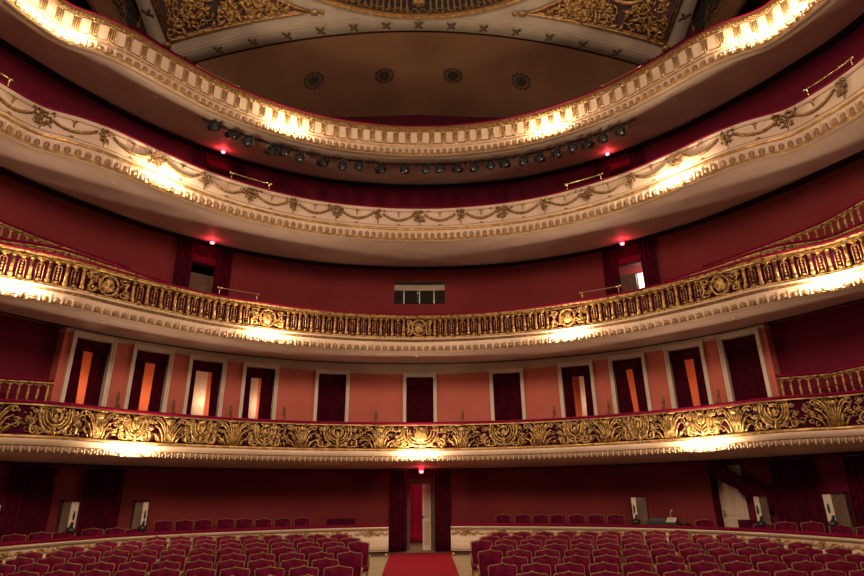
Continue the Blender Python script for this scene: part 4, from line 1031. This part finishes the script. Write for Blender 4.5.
b = MB(); b.box((0, -.04, .325), (.42, .43, .035)); b.build('seat_frame', M['chair_gold'], seat)
for sg in (-1, 1):
    b = MB(); b.tube([(sg*.235, .23, .60), (sg*.24, .05, .615), (sg*.24, -.12, .60), (sg*.235, -.16, .57), (sg*.235, -.13, .46), (sg*.215, -.14, .34)], [.014, .018, .018, .016, .014, .014], 5); b.build('armrest', M['chair_gold'], seat, True)
    b = MB(); b.tube([(sg*.19, -.22, .33), (sg*.20, -.235, .18), (sg*.19, -.225, 0)], [.02, .017, .012], 5); b.build('leg', M['chair_gold'], seat, True)
    b = MB(); b.tube([(sg*.195, .17, .40), (sg*.195, .19, .2), (sg*.195, .235, 0)], [.018, .016, .012], 5); b.build('leg', M['chair_gold'], seat, True)
used = [False]
def put_seat(x, y, z, rz_, label, group):
    if used[0]: o = copy_tree(seat)
    else: o = seat; used[0] = True
    o.location = (x, y, z); o.rotation_euler = (0, 0, rz_); tag(o, label, 'theatre seat', group); return o
words = ['first', 'second', 'third', 'fourth', 'fifth', 'sixth', 'seventh', 'eighth', 'ninth', 'tenth', 'eleventh', 'twelfth', 'thirteenth', 'fourteenth', 'fifteenth', 'sixteenth', 'seventeenth', 'eighteenth', 'nineteenth', 'twentieth']
starts = [1.62, 1.28, 1.02, 1.34, 1.02, 1.34, 1.02, 1.34]
rnd = random.Random(2)
for k in range(8):
    y0 = 14.4-.8*k
    rl = np.interp(y0, CRR.y[CRR.s >= 0][::-1], CRR.x[CRR.s >= 0][::-1])
    for sg in (-1, 1):
        i = 0
        while True:
            x = starts[k]+.24+.52*i
            if x > min(rl-1.2, (.80 if sg > 0 else .74)*y0) or i >= 20: break
            yy = y0-.004*x*x
            put_seat(sg*x, yy, fz(yy), sg*-.022*x*-1*-1+rnd.uniform(-.03, .03), 'gilt-framed crimson stalls seat, %s block, %s row from the parapet, %s from the aisle' % ('left' if sg < 0 else 'right', words[k], words[i]), 'stalls seats')
            i += 1
# seats in the boxes behind the parapet
BX = [(16, 534, 'L'), (41, 532, 'L'), (65, 531, 'L'), (94, 528, 'L'), (116.5, 527.5, 'L'), (136, 528, 'L'),
      (164, 520, 'm'), (185.5, 519.5, 'm'), (204.5, 519, 'm'), (226, 518, 'm'), (245, 518, 'm'), (264.5, 518, 'm'), (283.5, 517.5, 'm'), (302, 517, 'm'),
      (503, 514, 'r'), (522, 514, 'r'), (540, 514, 'r'), (558, 514, 'r'), (576.5, 514, 'r'), (596, 514, 'r'), (615, 514, 'r'),
      (704.5, 519, 'x'), (764, 523, 'R'), (785, 521.5, 'R'), (811, 521.5, 'R'), (840, 524.5, 'R'), (868, 526, 'R')]
cnt = {}
lab = {'L': 'left boxes near the dark curtains, %s from the left', 'm': 'dark row left of the central entrance, %s from the left', 'r': 'dark row right of the central entrance, %s from the left', 'x': 'alone behind the parapet beside the side door%s', 'R': 'right boxes near the black curtains, %s from the left'}
for x, y, g in BX:
    cnt[g] = cnt.get(g, 0)+1
    d = -.50 if g in 'LR' else -.95
    t, z = CRR.px(x, y, d); X, Y = CRR.at(t, d)
    # height from the sight line of the seat top
    zz = z-CH
    w_ = words[cnt[g]-1] if g != 'x' else ''
    put_seat(X, Y, zz, math.atan2(-X, Y-4)*-1*-.8, 'crimson box seat, '+lab[g] % w_, 'box seats behind the parapet')
# raised floor of the boxes
b = MB(); vs = []; n = 80
for i in range(n+1):
    q = -1+2*i/n; xa, ya = CRR.at(q*CRR.L, -.14); xb, yb = CW.at(q*CW.L, WD)
    za = rz(ya)-.62; vs += [(xa, ya, za), (xb, yb, za), (xb, yb, za-.06), (xa, ya, za-.06)]
fs = []
for i in range(n):
    if -1.25 < (-1+2*(i+.5)/n)*CRR.L < 1.25: continue
    for j in range(4): fs.append((4*i+j, 4*i+(j+1) % 4, 4*i+4+(j+1) % 4, 4*i+4+j))
# ------------------------------------------------------------------ benches, table with mixing desk, pillars
def bench(x0, x1, y, d, label):
    t0 = CRR.px(x0, y, d)[0]; t1, z = CRR.px(x1, y, d); X, Y = CRR.at((t0+t1)/2, d); w2 = abs(t1-t0)/2; z0 = fz(Y)
    root = empty('bench', (X, Y, z0), label, 'bench'); a = CRR.ang((t0+t1)/2); ca, sa = math.cos(a), math.sin(a)
    def L(u, v, w): return (X+u*ca-v*sa, Y+u*sa+v*ca, z0+w)
    def bx(c, s): m_ = MB(); m_.box(c, s); return m_.map(L)
    ht = z-z0
    bx((0, .18, ht-.20), (2*w2, .09, .40)).build('backrest', M['velvet_dark'], root); bx((0, -.02, .42), (2*w2, .42, .10)).build('seat', M['velvet_dark'], root)
    for su in (-1, 1):
        bx((su*(w2-.05), -.18, .185), (.05, .05, .37)).build('leg', M['brown'], root); bx((su*(w2-.05), .17, .185), (.05, .05, .37)).build('leg', M['brown'], root)
        bx((su*(w2-.02), .0, .55), (.05, .40, .05)).build('armrest', M['velvet_dark'], root)
bench(326, 357, 518.5, -.9, 'dark red upholstered bench behind the left parapet near the entrance')
bench(735, 753, 520, -.9, 'dark red upholstered bench in front of the ivory side door')
d = -.62; t0 = CRR.px(646, 524, d)[0]; t1 = CRR.px(692, 524, d)[0]; tm = (t0+t1)/2; X, Y = CRR.at(tm, d); a = CRR.ang(tm); zt_ = CRR.px(668, 524.5, d)[1]; w2 = (t1-t0)/2
ca, sa = math.cos(a), math.sin(a); z0 = fz(Y)
root = empty('table', (X, Y, z0), 'long dark cloth-covered table behind the right parapet carrying the mixing desk', 'table')
def L(u, v, w): return (X+u*ca-v*sa, Y+u*sa+v*ca, w)
b = MB(); b.box((0, 0, zt_-.02), (2*w2, .55, .04)); b.map(L).build('table_top', M['velvet_dark'], root)
for su in (-1, 1):
    for sv in (-1, 1):
        b = MB(); b.box((su*(w2-.06), sv*.22, (zt_-.04+z0)/2), (.05, .05, zt_-.04-z0)); b.map(L).build('leg', M['brown'], root)
root = empty('mixing_desk', L(-.05, 0, zt_), 'dark mixing desk with pale control panel on the table behind the right parapet', 'mixing desk')
b = MB(); b.add([(-w2+.02, -.22, zt_), (w2-.32, -.22, zt_), (w2-.32, .22, zt_), (-w2+.02, .22, zt_), (-w2+.02, -.2, zt_+.06), (w2-.32, -.2, zt_+.06), (w2-.32, .2, zt_+.16), (-w2+.02, .2, zt_+.16)], [(0, 3, 2, 1), (4, 5, 6, 7), (0, 1, 5, 4), (1, 2, 6, 5), (2, 3, 7, 6), (3, 0, 4, 7)]); b.map(L).build('case', M['black'], root)
b = MB(); b.add([(x_, y_, zt_+z_) for z1_ in (0, .006) for x_, y_, z_ in ((-.05, -.19, .068-z1_), (w2-.34, -.19, .068-z1_), (w2-.34, .19, .165-z1_), (-.05, .19, .165-z1_))], [(0, 1, 2, 3), (7, 6, 5, 4), (0, 4, 5, 1), (1, 5, 6, 2), (2, 6, 7, 3), (3, 7, 4, 0)]); b.map(L).build('control_panel', M['white'], root)
b = MB()
for i in range(14):
    for j in range(3): b.box((-w2+.06+i*(w2-.12)/14, -.15+j*.12, zt_+.085+j*.03), (.02, .03, .02))
b.map(L).build('fader', M['chrome'], root)
root = empty('cable_coil', L(w2-.16, 0, zt_), 'coil of dark cables at the right end of the mixing desk table', 'cable')
b = MB(); b.tube([(w2-.16+(.13-.002*i)*math.cos(i*.5), .14*math.sin(i*.5), zt_+.015+.004*(i % 9)) for i in range(44)], .014, 5); b.map(L).build('cable', M['lampblack'], root, True)
root = empty('desk_lamp', L(.05, .1, zt_+.14), 'small slender lamp standing up from the mixing desk', 'lamp')
b = MB(); b.tube([L(.05, .12, zt_+.12), L(.05, .12, zt_+.28), L(.08, .06, zt_+.33)], .008, 5); b.build('stem', M['white'], root, True)
b = MB(); b.ell(L(.09, .04, zt_+.33), (.03, .03, .02), 8, 5); b.build('shade', M['white'], root, True)
PL = [(64, 73, 80, 502, 'third from the left edge, between the two left curtains'), (135.5, 143, 149, 502, 'next to the second left curtain'), (-12, -3, 3, 505, 'cut by the left edge'),
      (645, 636, 631, 497, 'beside the mixing desk table'), (766, 757.5, 752, 496.5, 'right of the ivory side door'), (843, 830, 822, 494, 'between the two rightmost curtains')]
lbp = ['box pillar between the two left curtains', 'box pillar next to the dark row of seats on the left', 'box pillar cut by the left edge of the view', 'box pillar beside the mixing desk', 'box pillar right of the ivory side door', 'box pillar between the two rightmost curtains']
for (xa, xb, xc, yt, _), lb in zip(PL, lbp):
    d = -.78; ta = CRR.px(xa, yt, d)[0]; tb, z = CRR.px(xb, yt, d); tc = CRR.px(xc, yt, d)[0]
    A = Vector((*CRR.at(ta, d), 0)); B = Vector((*CRR.at(tb, d-.0), 0)); C = Vector((*CRR.at(tc, d), 0))
    out_ = (B-Vector((0, 5, 0))).normalized(); C2_ = C+out_*.30; A2 = A+out_*.35
    z0 = fz(B.y); root = empty('box_pillar', (B.x, B.y, z0), 'short ivory and brown '+lb, 'pillar', 'box pillars')
    def pr(poly, za, zc): m_ = MB(); return m_.prism([(p.x, p.y) for p in poly], za, zc)
    pr([A, B, B+out_*.3, A2], z0, z).build('brown_panel', M['brown'], root)
    pr([B-out_*.01, C+out_*.05, C2_, B+out_*.3], z0, z).build('ivory_face', M['white'], root)
    m0 = (A+C)/2; pr([A-out_*.03, B-out_*.04, C-out_*.0, C2_+out_*.03, A2+out_*.03], z, z+.05).build('cap', M['velvet_dark'], root)
    f = B.lerp(C, .55)-out_*.01; b = MB(); b.ell((f.x, f.y, z-.30), (.025, .025, .11), 8, 6); b.build('dark_slot', M['lampblack'], root, True)
    b = MB(); b.ell((f.x, f.y-.06, z-.62), (.11, .08, .09), 8, 6); b.tube([(f.x, f.y-.05, z-.55), (f.x+.03, f.y-.06, z-.44)], .03, 6); b.build('dark_fitting', M['lampblack'], root, True)
